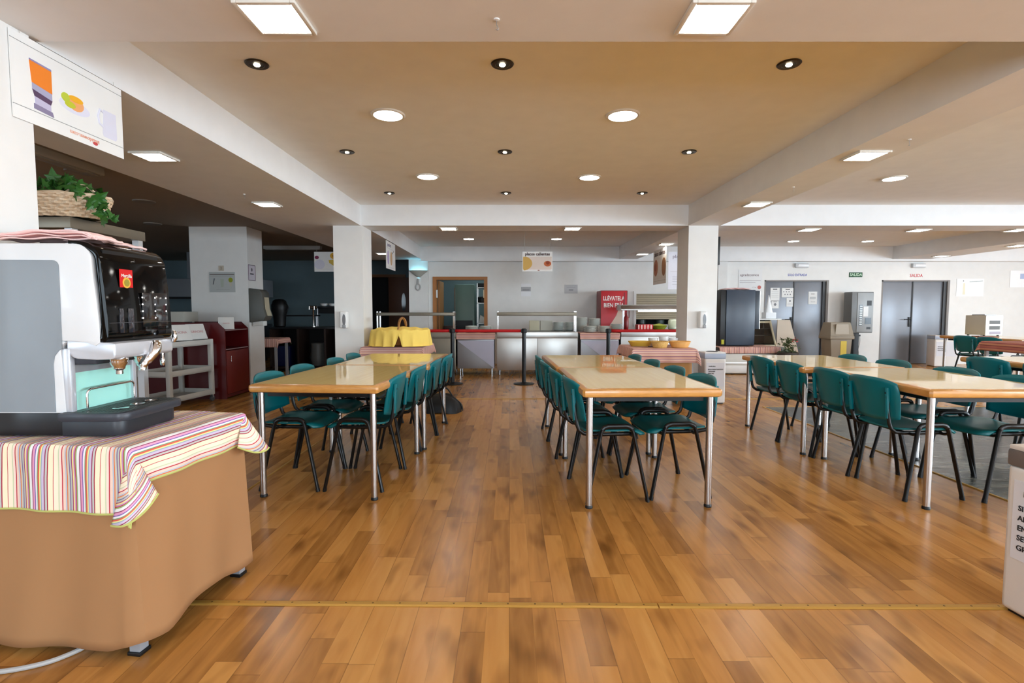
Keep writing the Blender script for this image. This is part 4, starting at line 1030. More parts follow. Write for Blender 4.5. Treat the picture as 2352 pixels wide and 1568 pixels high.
# orange wood frame around the kitchen doorway
FRO = M('orange_door_wood', (168, 108, 52), .42)
mb = MB(); mb.bx(-1.75, -1.67, 11.975, 12.17, 0, 2.0); mb.bx(-.58, -.50, 11.975, 12.17, 0, 2.0); mb.bx(-1.67, -.58, 11.975, 12.17, 1.93, 2.0)
d4 = struct('door_4', mb, FRO)
MB().bx(-1.66, -1.62, 12.18, 12.95, .01, 1.92, .003).obj('door_leaf', M('open_door_wood', (150, 104, 58), .5), d4)
MB().bx(-1.672, -1.64, 11.96, 12.0, 1.52, 1.70, .003).obj('hinge', WHITE, d4); MB().bx(-.60, -.575, 11.96, 12.0, 1.52, 1.70, .003).obj('hinge', M('cream_hinge', (196, 180, 150), .4), d4)
area('doorway_room_fill', (-.9, 13.4, 2.55), (0, 0, 0), .5, .5, 9, (.85, 1, .97))  # unseen light added to brighten the room behind the doorway
t = thing('kitchen_fridge', 'pale green upright cabinet seen through the orange framed doorway', 'fridge', (-1.13, 13.2, 0))
MB().bx(-.25, .25, 0, .6, .02, 1.88, .01).obj('body', M('mint_grey_cabinet', (120, 146, 136), .4), t); MB().bx(-.26, .20, -.01, 0, .76, .98).obj('dark_panel', BLACK, t)
MB().tube([(-.24, -.03, .3), (-.24, -.03, 1.8)], .014, 8).obj('handle', CHROME, t)
t = thing('kitchen_shelf_rack', 'steel rack with pans seen through the orange framed doorway', 'rack', (-.58, 12.9, 0))
for z in (.5, .9, 1.4, 1.78): MB().bx(-.22, .22, 0, .4, z, z+.02).obj('shelf', STEEL, t)
for x in (-.21, .21):
    for y in (.01, .39): MB().bx(x-.012, x+.012, y-.01, y+.012, 0, 1.9).obj('post', STEEL, t)
t = thing('food_slicer', 'white slicer on the steel rack seen through the doorway', 'appliance', (-.60, 13.0, .922))
MB().prism([(-.15, 0), (.17, 0), (.17, .33), (.02, .12), (-.12, .20)], -.08, .10, 'xz', .01).obj('body', WHITE, t)
t = thing('microwave', 'silver microwave on the lower shelf of the steel rack', 'microwave', (-.60, 13.0, .522)); MB().bx(-.19, .19, -.08, .25, 0, .30, .01).obj('body', M('silver_box', (190, 196, 198), .35), t)
MB().lathe([(.0001, -.09), (.06, -.09), (.06, -.08)], 20, (0, 0, .15), 'y').obj('dial', STEELD, t)
t = thing('cooking_pot', 'black pot on the middle shelf of the steel rack', 'pot', (-.66, 13.05, 1.422)); MB().lathe([(.10, 0), (.13, .02), (.13, .13), (.11, .15), (.0001, .15)], 22).obj('body', BLACK, t)
t = thing('storage_box', 'black box on the top shelf of the steel rack', 'box', (-.58, 13.1, 1.802)); MB().bx(-.2, .2, -.15, .15, 0, .10, .005).obj('body', BLACK, t)
t = thing('bottle_crate', 'low rack with dark bottles behind the serving rail in the doorway', 'crate', (-1.45, 12.6, .6)); MB().bx(-.14, .16, 0, .3, 0, .26, .005).obj('body', M('crate_dark', (50, 30, 28), .5), t); MB().bx(-.15, .17, -.006, 0, .12, .15).obj('rail', WHITE, t)
MB().bx(-.15, .17, .02, .28, -.6, 0).obj('stand', STEELD, t)
# serving hatch with roller shutter
mb = MB(); mb.bx(2.84, 2.90, 11.97, 12.16, .88, 1.67); mb.bx(4.52, 4.58, 11.97, 12.16, .88, 1.67); mb.bx(2.90, 4.52, 11.97, 12.16, 1.61, 1.67); mb.bx(2.84, 4.58, 11.93, 12.18, .87, .91)
hw = struct('window_9', mb, WHITE)
mb = MB()
SHU = M('beige_shutter', (190, 178, 152), .5)
for k in range(13): mb.bx(2.90, 4.52, 12.04, 12.06, 1.03+k*.045, 1.03+k*.045+.043, .006)
mb.obj('roller_shutter', SHU, hw)
for x, c, s in ((3.15, (60, 66, 62), .1), (3.6, (90, 104, 96), .09), (4.1, (70, 76, 74), .12)):
    t = thing('kitchen_pan', {3.15: 'dark pan just inside the hatch, left one', 3.6: 'greenish pan just inside the hatch, middle one', 4.1: 'dark pan just inside the hatch, right one'}[x], 'pan', (x, 12.5, .91), 0, 'pans inside the hatch')
    MB().lathe([(s, 0), (s*1.1, .01), (s*1.1, s), (s, s*1.02), (.0001, s)], 20).obj('body', flat(c, .3), t)
t = thing('hatch_counter', 'dark counter inside the serving hatch', 'counter', (3.65, 12.35, 0)); MB().bx(-.8, .8, 0, .4, 0, .908).obj('body', M('dark_steel', (70, 72, 76)), t)

def em_light(x, lb):
    t = thing('emergency_light', lb, 'emergency light', (x, 12.0, 2.20), 0, 'emergency lights')
    MB().bx(-.15, .15, -.07, 0, 0, .10, .02).obj('housing', M('lamp_body_white', (206, 208, 210), .4), t); MB().bx(-.10, .14, -.078, -.07, .03, .08, .004).obj('diffuser', M('lamp_cover_white', (240, 240, 240), .25), t)
em_light(6.65, 'white emergency light above the entrance-only door'); em_light(9.31, 'white emergency light above the exit door')
t = thing('exit_sign', 'green SALIDA exit sign on the wall between the two grey doors', 'sign', (7.905, 12.0, 2.045)); MB().bx(-.15, .15, -.012, 0, -.055, .055, .003).obj('plate', flat((18, 78, 44)), t); text(t, 'SALIDA', .085, flat((214, 240, 214)), (0, -.013, 0), bold=.001)
t = thing('door_lettering', 'blue SOLO ENTRADA lettering above the left grey door', 'sign', (6.575, 11.999, 2.04)); text(t, 'SOLO ENTRADA', .072, flat((40, 70, 170)), (0, 0, 0), bold=.001, sx=.82)
t = thing('door_lettering', 'red SALIDA lettering above the right grey door', 'sign', (9.29, 11.999, 2.025)); text(t, 'SALIDA', .105, flat((196, 30, 44)), (0, 0, 0), bold=.001, sx=.86)
L_ = lambda z, c=(150, 150, 150), a=-.2, b=.2, w=.008: ('line', a, z, b, z, w, c)
poster('white thank-you poster left of the first grey door', (5.50, 11.995, 1.86), 0, .54, .60, [('text', 'agradecemos', -.02, .18, .082, (110, 84, 90)), L_(.05, (150, 140, 144), -.24, .24), L_(.01, (150, 140, 144), -.24, .12), ('ell', 'ring', .21, -.10, .042, .042, (190, 100, 90)), ('ell', 'ring_centre', .21, -.10, .028, .028, (236, 236, 234)), ('text', '+ 2 m', .09, -.10, .04, (150, 110, 100))], base=(228, 228, 228), name='wall_poster')
poster('pale wall poster right of the exit door', (10.53, 11.995, 1.755), 0, .62, .40, [('poly', 'bottle_picture', [(-.17, -.16), (-.11, -.16), (-.12, .10), (-.16, .10)], (236, 230, 204)), ('line', -.02, .13, .28, .15, .012, (160, 176, 176)), ('ell', 'mark', -.16, .15, .012, .012, (110, 120, 120))], base=(250, 250, 252), name='wall_poster')
poster('white wall poster with a blue bar at the right photo edge', (11.78, 11.995, 1.95), 0, .70, .38, [('poly', 'bar', [(-.12, .0), (.3, .0), (.3, .12), (-.12, .12)], (176, 190, 222))], base=(250, 250, 252), name='wall_poster')
sh = 'paper_sheet'
def sheet(lb, x, z, w, h, its, y=12.045, grp='papers on the entrance door', base=(232, 232, 230)):
    poster(lb, (x, y, z), 0, w, h, its, grp, base=base, name=sh, th=.003, cat='paper')
sheet('tall paper with a table, upper left on the entrance door', 6.10, 1.60, .21, .30, [L_(.12, (60, 60, 60), -.05, .05, .02), L_(.06, (190, 190, 190), -.08, .08), L_(.02, (190, 190, 190), -.08, .08), L_(-.02, (190, 190, 190), -.08, .08), L_(-.06, (190, 190, 190), -.08, .08)])
sheet('wide paper with small pictograms on the entrance door', 6.39, 1.64, .27, .21, [L_(.075, (60, 60, 60), -.05, .05, .018)]+[('ell', 'pictogram', -.09+.06*k, .02, .012, .014, (110, 110, 120)) for k in range(4)]+[('ell', 'pictogram', -.06+.06*k, -.04, .012, .014, (110, 110, 120)) for k in range(3)])
sheet('small paper lower left on the entrance door', 6.11, 1.37, .17, .18, [('ell', 'mark', 0, 0, .03, .03, (130, 130, 134)), L_(.06, (120, 120, 120), -.04, .04, .01)])
sheet('small paper half behind the white paper cone on the entrance door', 6.45, 1.42, .16, .20, [('ell', 'mark', 0, .03, .02, .02, (110, 110, 116)), L_(-.04, (180, 180, 184), -.06, .06)])
sheet('single paper on the right leaf of the entrance door', 6.97, 1.52, .20, .29, [L_(.09, (90, 90, 90), -.04, .04, .01), L_(.02, (130, 130, 130), -.07, .07), L_(0, (130, 130, 130), -.07, .07), L_(-.02, (130, 130, 130), -.07, .07), L_(-.09, (150, 150, 150), -.04, .06)])
sheet('white notice pair on the back wall left of the red fridge', .38, 1.70, .22, .29, [('poly', 'middle_band', [(-.11, -.03), (.11, -.03), (.11, .07), (-.11, .07)], (176, 176, 178)), L_(.0, (120, 120, 126), -.08, .08, .018)], 11.996, 'notices on the back wall', (238, 238, 240))
sheet('faint plastic-sleeved notice just left of the red fridge', 1.41, 1.72, .30, .20, [L_(.07, (160, 160, 164), -.12, .12, .006), L_(.04, (160, 160, 164), -.10, .10, .008), L_(-.02, (150, 150, 156), -.05, .05, .03)], 11.996, 'notices on the back wall', (196, 196, 198))
t = thing('wall_socket', 'white wall socket with a black plug below the payment machine', 'socket', (8.02, 12.0, .66)); MB().bx(-.04, .04, -.012, 0, -.04, .04, .006).obj('plate', WHITE, t); MB().bx(.0, .03, -.04, -.012, -.02, .02, .004).obj('plug', BLACK, t)
tag(MB().tube(smooth([(8.035, 11.965, .63), (8.03, 11.95, .5), (8.0, 11.95, .35), (8.01, 11.95, .22), (7.93, 11.94, .02)], 5), .005, 6).obj('power_cable', M('thin_grey_cable', (120, 120, 122), .5)), 'thin cable hanging from the wall socket beside the exit door', 'cable')

# insect trap sconce on the narrow wall end
t = thing('wall_sconce', 'cone shaped wall lamp glowing blue beside the kitchen doorway', 'wall lamp', (-2.05, 11.86, 1.98))
mb = MB(); mb.grid(20, 6, lambda u, v: ((.03+.19*v)*math.cos(PI+PI*u), (.03+.12*v)*math.sin(PI+PI*u), .15*v), None); mb.obj('shade', M('sconce_white', (190, 194, 186), .5), t, solid=.006)
MB().tube([(-.14, -.05, .11), (.14, -.05, .11)], .012, 10).obj('uv_tube', emitter('uv_tube', (.25, .75, 1), 14), t)
t = thing('hanging_ring', 'pale plastic ring hanging under the blue glowing wall lamp', 'ring', (-2.06, 11.84, 1.76)); MB().tube([(.05*math.cos(2*PI*k/20), 0, .07*math.sin(2*PI*k/20)) for k in range(20)], .014, 8, closed=True).obj('ring', M('ring_grey', (178, 178, 176), .4), t); MB().bx(-.02, .02, -.02, .02, .07, .19, .006).obj('clip', M('ring_grey', (178, 178, 176)), t)

# ------------------------------------------------------------------ queue posts and belts
def post(lb, x, y=8.75):
    t = thing('queue_post', lb, 'barrier post', (x, y, 0), 0, 'black queue posts')
    MB().lathe([(.17, 0), (.175, .004), (.17, .012), (.06, .026), (.036, .034)], 40).obj('base', BLACK, t)
    MB().lathe([(.033, .02), (.033, .86)], 28).obj('pole', M('post_black', (18, 20, 22), .3), t)
    MB().lathe([(.037, .86), (.040, .87), (.040, .925), (.034, .935), (.0001, .936)], 28).obj('head', BLACK, t)
    for a in (0, PI): MB().bx(.035*math.cos(a)-.012, .035*math.cos(a)+.012, -.02, .02, .862, .925, .003).obj('belt_socket', BLACK, t)
post('black queue post at the left end of the counter, beside the left tables', -.955); post('black queue post in the middle, in the aisle', .245); post('black queue post behind the centre tables', 1.66)
BELT = M('red_belt', (186, 8, 16), .6)
def belt(lb, x0, x1, y0=8.75, y1=8.75, sag=.0):
    t = MB().grid(14, 1, lambda u, v: (x0+(x1-x0)*u, y0+(y1-y0)*u, .872+.048*v-sag*math.sin(PI*u))).obj('barrier_belt', BELT, solid=.003)
    tag(t, lb, 'belt', 'red queue belts')
belt('red queue belt from the left column to the first black post', -2.45, -1.0); belt('red queue belt between the left and the middle black posts', -.91, .20); belt('red queue belt from the right black post to behind the right column', 1.705, 3.1)
t = thing('wall_mount_post', 'black belt end post hidden behind the left column', 'barrier post', (-2.5, 8.75, 0), 0, 'black queue posts')
MB().lathe([(.17, 0), (.17, .012), (.036, .034), (.033, .86), (.04, .87), (.04, .925), (.0001, .936)], 30).obj('pole', BLACK, t)
t = thing('wall_mount_post', 'black belt end post hidden behind the right column', 'barrier post', (3.15, 8.75, 0), 0, 'black queue posts')
MB().lathe([(.17, 0), (.17, .012), (.036, .034), (.033, .86), (.04, .87), (.04, .925), (.0001, .936)], 30).obj('pole', BLACK, t)

# ------------------------------------------------------------------ serving line
def counter(lb, x0, x1, y0, y1, zt=.83, panels=3, mat=STEEL, zb=.10):
    t = thing('serving_counter', lb, 'counter', (x0, y0, 0), 0, 'stainless serving counters'); w = x1-x0; d = y1-y0
    MB().bx(0, w, -.02, d, zt-.12, zt, .008).obj('worktop', mat, t)
    for k in range(panels):
        a, b = w*k/panels, w*(k+1)/panels
        MB().bx(a+.002, b-.002, 0, d-.02, zb, zt-.122, .002).obj('front_panel', mat, t)
    for x in (.05, w/2, w-.05):
        for y in (.06, d-.08): MB().lathe([(.016, 0), (.02, .004), (.02, zb)], 12, (x, y, 0)).obj('leg', STEELD, t)
    return t
def overshelf(t, w, z0, z1, d0, d1, mat, x0=0):
    for x in (x0+.02, x0+w-.02):
        for y in (d0+.03, d1-.03): MB().bx(x-.012, x+.012, y-.012, y+.012, .83, z1+.02).obj('upright', CHROME, t)
    MB().bx(x0, x0+w, d0, d1, z0, z1, .01).obj('overshelf', mat, t)
cB = counter('long stainless counter in the middle of the serving line', -.24, 1.30, 9.92, 10.6, panels=2)
overshelf(cB, 1.53, 1.135, 1.20, .06, .36, STEELB)
MB().bx(.25, 1.45, .02, .5, .828, .838, .003).obj('food_well', M('well_dark', (90, 86, 80), .3, .8), cB)
cA = counter('stainless counter toned with brown reflection at the left end of the serving line', -2.55, -1.02, 9.92, 10.6, panels=2, mat=STEELB)
overshelf(cA, 1.5, 1.135, 1.195, .08, .36, STEELB)
cD = counter('stainless counter with the lit food warmer behind the right column', 2.12, 3.6, 9.92, 10.6, .86, 2)
for x in (.06, 1.4):
    MB().bx(x-.02, x+.02, .08, .11, .86, 1.30).obj('upright', CHROME, cD)
hood = MB().prism([(.0, 1.235), (.0, 1.26), (.06, 1.33), (.15, 1.345), (.42, 1.345), (.45, 1.30), (.45, 1.235)], .0, 1.5, 'yz', .006).obj('heat_hood', STEEL, cD)
MB().bx(.35, 1.45, .05, .12, 1.215, 1.236).obj('heat_lamp', emitter('warm_tube', (.95, .95, 1), 6), cD)
def cart(lb, x0, x1, y0):
    t = thing('tray_cart', lb, 'cart', (x0, y0, 0), 0, 'grey tray carts'); w = x1-x0
    MB().bx(0, w, 0, .55, .13, .80, .006).obj('body', STEELD, t)
    # diagonal pressed front
    MB().prism([(.0, .66), (w, .13), (w, .66)], -.012, 0, 'xz').obj('front_fold', M('cart_lilac_grey', (176, 174, 188), .4, .3), t)
    for x in (.05, w-.05): MB().lathe([(.016, 0), (.016, .13)], 12, (x, .05, 0)).obj('leg', CHROME, t)
    for x in (.05, w-.05): MB().lathe([(.016, 0), (.016, .13)], 12, (x, .5, 0)).obj('leg', CHROME, t)
    return t
cart('grey tray cart with a draped cloth between two serving counters', -.99, -.29, 9.93); cart('grey tray cart with a diagonal front behind the centre tables', 1.36, 2.08, 9.93)
for lb, x0, x1 in (('pink striped cloth draped on the left tray cart', -.99, -.29), ('pink striped cloth draped on the tray cart behind the centre tables', 1.36, 2.08)):
    t = thing('cart_cloth', lb, 'cloth', (0, 0, 0)); drape('cloth', t, PINKS, x0-.01, x1+.01, 9.91, 10.48, .806, .03, .03, .13, .05, amp=.006, n=36, axis='y')
PLATE = M('plate_white', (236, 237, 230), .25)
def plate(first_o, x, y, z, r, lb, grp):
    if first_o is None:
        t = thing('plate', lb, 'plate', (x, y, z), 0, grp)
        MB().lathe([(.0001, .004), (.07, .004), (.085, .010), (.125, .019), (.127, .021), (.125, .0225), (.086, .014), (.07, .008), (.0001, .008)], 26).obj('dish', PLATE, t)
        return t
    o = dup(first_o, (x, y, z), 0, lb, grp); return o
P0 = None
STK = [(-.73, 10.12, .812, 9, 'stack of plates on the left tray cart, left stack', 'plates left stack on the left tray cart'), (-.45, 10.14, .812, 9, 'x', 'plates right stack on the left tray cart'),
       (1.56, 10.12, .812, 9, '', 'plates left stack behind the centre tables'), (1.83, 10.12, .812, 9, '', 'plates middle stack behind the centre tables'), (2.10, 10.25, .862, 8, '', 'plates right stack behind the centre tables'),
       (.98, 10.42, .832, 13, '', 'plates left stack under the middle overshelf'), (1.22, 10.38, .832, 13, '', 'plates right stack under the middle overshelf'), (1.46, 10.62, .812, 22, '', 'tall plate stack right of the middle overshelf'), (1.74, 10.72, .812, 20, '', 'second tall plate stack near the red fridge')]
t = thing('back_table', 'plain table behind the serving line holding tall plate stacks', 'table', (1.6, 10.5, 0)); MB().bx(-.26, .42, .06, .5, .77, .81, .004).obj('tabletop', STEELD, t)
for x in (-.22, .38):
    for y in (.1, .46): MB().bx(x-.015, x+.015, y-.015, y+.015, 0, .77).obj('leg', STEELD, t)
for x, y, z, n, _, g in STK:
    base = g.replace('plates ', '').replace('plate ', '')
    for k in range(n):
        if g.startswith('plates'): lb = 'white plate in the ' + base
        else: lb = 'white plate in the ' + base
        P = plate(P0, x+rng.uniform(-.003, .003), y, z+k*.0125, .12, lb, g)
        if P0 is None: P0 = P
t = thing('cardboard_box', 'cream box under the middle overshelf of the serving line', 'box', (.40, 10.4, .832)); MB().bx(0, .20, 0, .15, 0, .20, .004).obj('carton', M('cream_card', (214, 204, 174), .7), t)
t = thing('cardboard_box', 'long pale box beside the cream box under the overshelf', 'box', (.62, 10.42, .832)); MB().bx(0, .24, 0, .15, 0, .20, .004).obj('carton', M('pale_card', (206, 200, 184), .7), t)
# red drinks fridge
FR = thing('drinks_fridge', 'red drinks fridge with white lettering against the back wall', 'fridge', (1.98, 11.35, 0))
MB().bx(0, .58, 0, .55, .03, 1.665, .012).obj('cabinet', M('fridge_dark_red', (128, 10, 18), .35), FR)
dd = MB().bx(.0, .555, -.03, .0, .06, 1.655, .006).obj('door', M('fridge_red', (186, 26, 36), .35), FR)
text(dd, 'LLÉVATELA', .125, flat((238, 232, 226)), (.275, -.032, 1.49), sx=.74, bold=.0025); text(dd, 'BIEN FRÍA', .125, flat((238, 232, 226)), (.275, -.032, 1.34), sx=.80, bold=.0025)
MB().prism([(.19, .90), (.24, .98), (.33, 1.12), (.38, 1.26), (.44, 1.24), (.50, 1.05), (.52, .86)], -.036, -.03, 'xz').obj('picture', M('paper_beige', (214, 188, 170), .7), dd)
MB().bx(.49, .51, -.036, -.03, .95, 1.62).obj('dark_edge', M('fridge_edge', (110, 8, 16), .4), dd)
MB().tube([(.57, -.03, 1.25), (.60, -.07, 1.24), (.60, -.07, 1.08), (.57, -.03, 1.07)], .010, 8).obj('handle', M('fridge_edge', (110, 8, 16)), FR)
MB().bx(.03, .55, .03, .5, 0, .03).obj('plinth', BLACK, FR)
t = thing('menu_bottle', 'dark red bottle standing beside the food warmer post', 'bottle', (2.235, 10.0, .862)); MB().lathe([(.04, 0), (.045, .01), (.045, .24), (.02, .29), (.018, .34), (.0001, .345)], 16).obj('body', M('bottle_red', (120, 10, 18), .3), t)
t = thing('food_tray', 'tray of red striped food under the warmer', 'food tray', (2.60, 10.1, .862)); MB().bx(-.12, .18, 0, .2, 0, .10, .01).obj('tray', M('meat_red', (176, 24, 20), .45), t)
for k in range(5): MB().bx(-.11+k*.06, -.09+k*.06, -.004, .2, .01, .098).obj('stripe', M('pale_stripe', (236, 196, 190), .5), t)
t = thing('salad_bowl', 'green salad bowl beside the red food tray under the warmer', 'bowl', (2.92, 10.2, .862)); MB().lathe([(.10, 0), (.16, .08), (.165, .085), (.15, .085), (.0001, .12)], 20).obj('bowl', M('salad_green', (150, 156, 40), .5, var=.3, vscale=30), t)
t = thing('glass_jar', 'clear glass jar at the right end of the warmer', 'jar', (3.2, 10.2, .862)); MB().lathe([(.08, 0), (.10, .02), (.10, .17), (.08, .2), (.0001, .2)], 20).obj('jar', M('jar_glass', (170, 176, 150), .1), t)

# ------------------------------------------------------------------ table with the yellow cloth basket
BT = thing('covered_table', 'table under a striped cloth carrying the yellow covered basket', 'table', (-1.58, 6.98, 0))
MB().bx(-.39, .40, -.0, .95, .72, .745, .004).obj('tabletop', M('plain_wood', (150, 120, 84)), BT)
for x, y in ((-.36, .04), (.36, .04), (-.36, .90), (.36, .90)): MB().bx(x-.02, x+.02, y-.02, y+.02, 0, .72).obj('leg', M('grey_metal_leg', (168, 172, 178)), BT)
t = thing('striped_tablecloth', 'mauve striped cloth under the yellow covered basket', 'tablecloth', (-1.58, 6.98, 0)); drape('cloth', t, PINKS, -.40, .41, -.01, .96, .75, .05, .15, .17, .1, amp=.004, n=44, flare=.2, axis='y')
t = thing('bread_crate', 'brown wooden crate behind the yellow covered basket', 'crate', (-1.78, 7.55, .755)); MB().bx(-.16, .25, 0, .3, 0, .22, .006).obj('crate', wood_material('crate_wood', (110, 66, 40), (140, 88, 54), 2, .6), t)
YB = thing('bread_basket', 'wicker basket covered by a bright yellow cloth on the left serving table', 'basket', (-1.50, 7.2, .755))
WICB = wood_material('brown_wicker', (130, 84, 40), (176, 122, 62), 2, .6, 0, (20, 20, 60))
MB().lathe([(.16, 0), (.22, .02), (.30, .20), (.31, .205), (.29, .20), (.2, .03), (.0001, .02)], 32).obj('wicker', WICB, YB)
MB().tube(smooth([(.02, -.30, .18), (.03, -.20, .33), (.03, -.10, .37), (.03, 0, .38), (.03, .15, .33), (.03, .28, .18)], 6), .014, 8).obj('handle', WICB, YB)
MB().tube([(.03+.055*math.cos(R(a)), -.02, .28+.105*math.sin(R(a))) for a in range(0, 181, 12)], .011, 8).obj('handle_loop', WICB, YB)
def ycl(u, v):
    x = (u-.5)*1.16; y = (v-.5)*1.0
    r = math.hypot(x/.40, y/.34)
    if r <= 1: X_, Y_, z = x, y, .255-.035*r*r
    else:
        cut = max(0, 1-abs(x-.06)/.075) if y < -.2 else 0
        k = (1+(r-1)*.16)/r
        X_, Y_ = x*k, y*k
        z = .22-(r-1)*.62*(1-.85*cut)
        X_ += .012*math.sin(math.atan2(y, x)*17)*min(1, (r-1)*4); Y_ += .012*math.sin(math.atan2(y, x)*17+1)*min(1, (r-1)*4)
    z += .010*math.sin(x*38+y*9)*min(1, r)+.007*math.sin(y*44+2)
    return (X_, Y_, max(.010, z))
MB().grid(60, 48, ycl).obj('yellow_cloth', M('yellow_cloth', (252, 216, 108), .85, bump=.2, bscale=60), YB, solid=.004)
t = thing('shoulder_bag', 'crumpled black bag on the floor behind the last aisle chairs', 'bag', (-.82, 6.35, 0))
mb = MB(); mb.grid(24, 12, lambda u, v: ((.22+.03*math.sin(u*17)*math.sin(v*9))*math.cos(2*PI*u)*math.sin(PI*min(.999, v*.5+.0)+.0)*1.0*(1 if v < .99 else 1) if False else (.24+.02*math.sin(u*31))*math.cos(2*PI*u)*math.cos(v*PI/2*.96), .16*math.sin(2*PI*u)*math.cos(v*PI/2*.96)*(1+.1*math.sin(u*23)), .002+.22*math.sin(v*PI/2)+.012*math.sin(u*19+v*8))); mb.obj('body', M('bag_black', (10, 10, 11), .5), t)
MB().tube(smooth([(-.12, -.02, .2), (-.08, -.04, .29), (.05, -.04, .3), (.12, 0, .2)], 5), .01, 6).obj('strap', BLACK, t)

# ------------------------------------------------------------------ bread table by the right column
BR = thing('covered_table', 'table with a brown skirt and baskets in front of the right column', 'table', (1.995, 6.70, 0))
MB().bx(-.39, .39, 0, .78, .72, .745, .004).obj('tabletop', M('plain_wood', (150, 120, 84)), BR)
for x, y in ((-.36, .04), (.36, .04), (-.36, .74), (.36, .74)): MB().bx(x-.02, x+.02, y-.02, y+.02, 0, .72).obj('leg', M('grey_metal_leg', (168, 172, 178)), BR)
mb = MB(); 
for a, b in (((-.385, .008), (.36, .008)), ((-.385, .77), (-.385, .008))):
    mb.grid(16, 6, lambda u, v, a=a, b=b: (a[0]+(b[0]-a[0])*u, a[1]+(b[1]-a[1])*u+.006*math.sin(u*15)*v, .742-.66*v))
mb.obj('skirt', M('brown_skirt', (178, 128, 72), .7), BR, solid=.003)
t = thing('striped_tablecloth', 'pink striped cloth with hanging corners under the bread baskets', 'tablecloth', (1.995, 6.70, 0)); drape('cloth', t, PINKS, -.40, .40, -.01, .80, .75, .14, .13, .19, .1, amp=.006, n=56, flare=.30, axis='y')
YEL = M('yellow_enamel', (214, 172, 66), .5); 
WICY = wood_material('honey_wicker', (196, 150, 74), (228, 186, 110), 2, .5, 0, (30, 30, 60))
def basket(lb, x, y, r, h, mat, oval=1.0):
    t = thing('round_basket', lb, 'basket', (x, y, .755), 0, 'baskets on the bread table')
    o = MB().lathe([(.0001, .006), (r*.72, .006), (r*.95, h), (r, h+.004), (r*1.02, h-.004), (r*.78, 0), (.0001, 0)], 36).obj('body', mat, t); o.scale = (oval, 1, 1)
    MB().tube([(r*oval*math.cos(2*PI*k/32), r*math.sin(2*PI*k/32), h+.002) for k in range(32)], .006, 6, closed=True).obj('rim', mat, t)
basket('wide yellow bowl-like basket at the back left of the bread table', 1.78, 7.10, .135, .062, YEL, 1.15)
basket('yellow wicker basket at the front of the bread table', 1.98, 6.86, .11, .075, WICY, 1.0)
basket('orange wicker basket at the front right of the bread table', 2.25, 6.88, .11, .075, M('orange_wicker', (224, 166, 92), .5, bump=.5, bscale=80), 1.22)
for x, y, lb in ((1.99, 7.22, 'white soup bowl behind the yellow baskets, left one'), (2.13, 7.20, 'taller white soup bowl behind the yellow baskets, second one'), (2.27, 7.24, 'white soup bowl behind the orange basket, third one'), (2.35, 7.10, 'white soup bowl nearest the right column')):
    if x < 2.34: bowl('', lb, x, y, .755, .068, .105 if 'taller' not in lb else .13, 'white bowls on the bread table')
t = thing('bread_knife', 'dark handled knife lying between the baskets', 'knife', (1.86, 6.92, .757), R(-25)); MB().bx(-.02, .09, -.009, .009, 0, .012, .003).obj('handle', BLACK, t); MB().bx(-.2, -.02, -.012, .010, .002, .005).obj('blade', CHROME, t)

# ------------------------------------------------------------------ right rear group
LC = thing('display_counter', 'low white display counter with drawers behind the right table pair', 'counter', (4.05, 10.05, 0))
MB().bx(0, 1.30, 0, .68, .02, .40, .008).obj('body', M('counter_cream', (214, 212, 204), .4), LC); MB().bx(.01, 1.29, -.012, 0, .20, .24, .004).obj('rail', STEEL, LC); MB().bx(.01, 1.29, -.006, 0, .05, .17, .003).obj('drawer', WHITE, LC); MB().bx(0, 1.30, 0, .68, .40, .52, .006).obj('dark_band', M('band_grey', (96, 92, 88), .4), LC)
t = thing('pink_tablecloth', 'crumpled pink striped cloth under the tall black fridge', 'tablecloth', (4.05, 10.05, 0)); drape('cloth', t, PINKS, -.0, 1.16, -.01, .66, .532, .02, .06, .13, .05, amp=.012, kk=40, n=50, axis='x')
BF = thing('tabletop_fridge', 'tall slate and black fridge standing on the pink cloth', 'fridge', (4.13, 10.2, .545))
MB().bx(-.0, .66, .03, .5, 0, 1.09, .008).obj('cabinet', M('fridge_black', (16, 17, 20), .35), BF)
MB().bx(.10, .66, 0, .03, .01, 1.085, .006).obj('door', M('fridge_slate', (54, 66, 82), .28), BF)
MB().bx(.66, .745, 0, .10, .33, 1.075, .006).obj('handle_side', M('fridge_slate2', (44, 54, 66), .3), BF); MB().bx(.745, .755, .0, .1, .33, 1.06).obj('chrome_edge', STEEL, BF)
MB().bx(.02, .07, .0, .03, .03, .12).obj('yellow_tag', M('tag_yellow', (180, 176, 30), .5), BF)
fold('folded_towel', 'crumpled salmon cloth on top of the tall slate fridge', (4.46, 10.4), .52, .3, 1.637, 0, 3, 'pink towels')
DC = thing('display_case', 'slanted glass display case with a cream frame right of the slate fridge', 'display case', (5.24, 10.80, 0))
CRM = M('case_cream', (220, 210, 180), .45); PANB = M('case_beige', (196, 180, 160), .5)
for x0, x1 in ((.28, .30), (-.32, -.30)): MB().prism([(.0, .0), (.55, .0), (.55, 1.04), (.28, 1.04), (.0, .52)], x0, x1, 'yz').obj('side_panel', CRM, DC)
MB().prism([(.30, .0), (.86, .0), (.56, 1.04), (.30, 1.04)], .0, .02, 'xz').obj('slanted_panel', PANB, DC)
sl = MB(); sl.tube([(-.30, .0, .54), (-.30, .24, .99)], .018, 6); sl.obj('frame_bar', CRM, DC)
sl = MB(); sl.tube([(.27, .0, .54), (.27, .24, .99)], .022, 6); sl.obj('frame_bar', CRM, DC)
sl = MB(); sl.tube([(-.30, .24, .99), (.28, .24, .99)], .022, 6); sl.obj('frame_bar', CRM, DC)
MB().bx(-.32, .50, .22, .56, 1.03, 1.06, .004).obj('top_panel', M('case_white', (232, 232, 228), .4), DC)
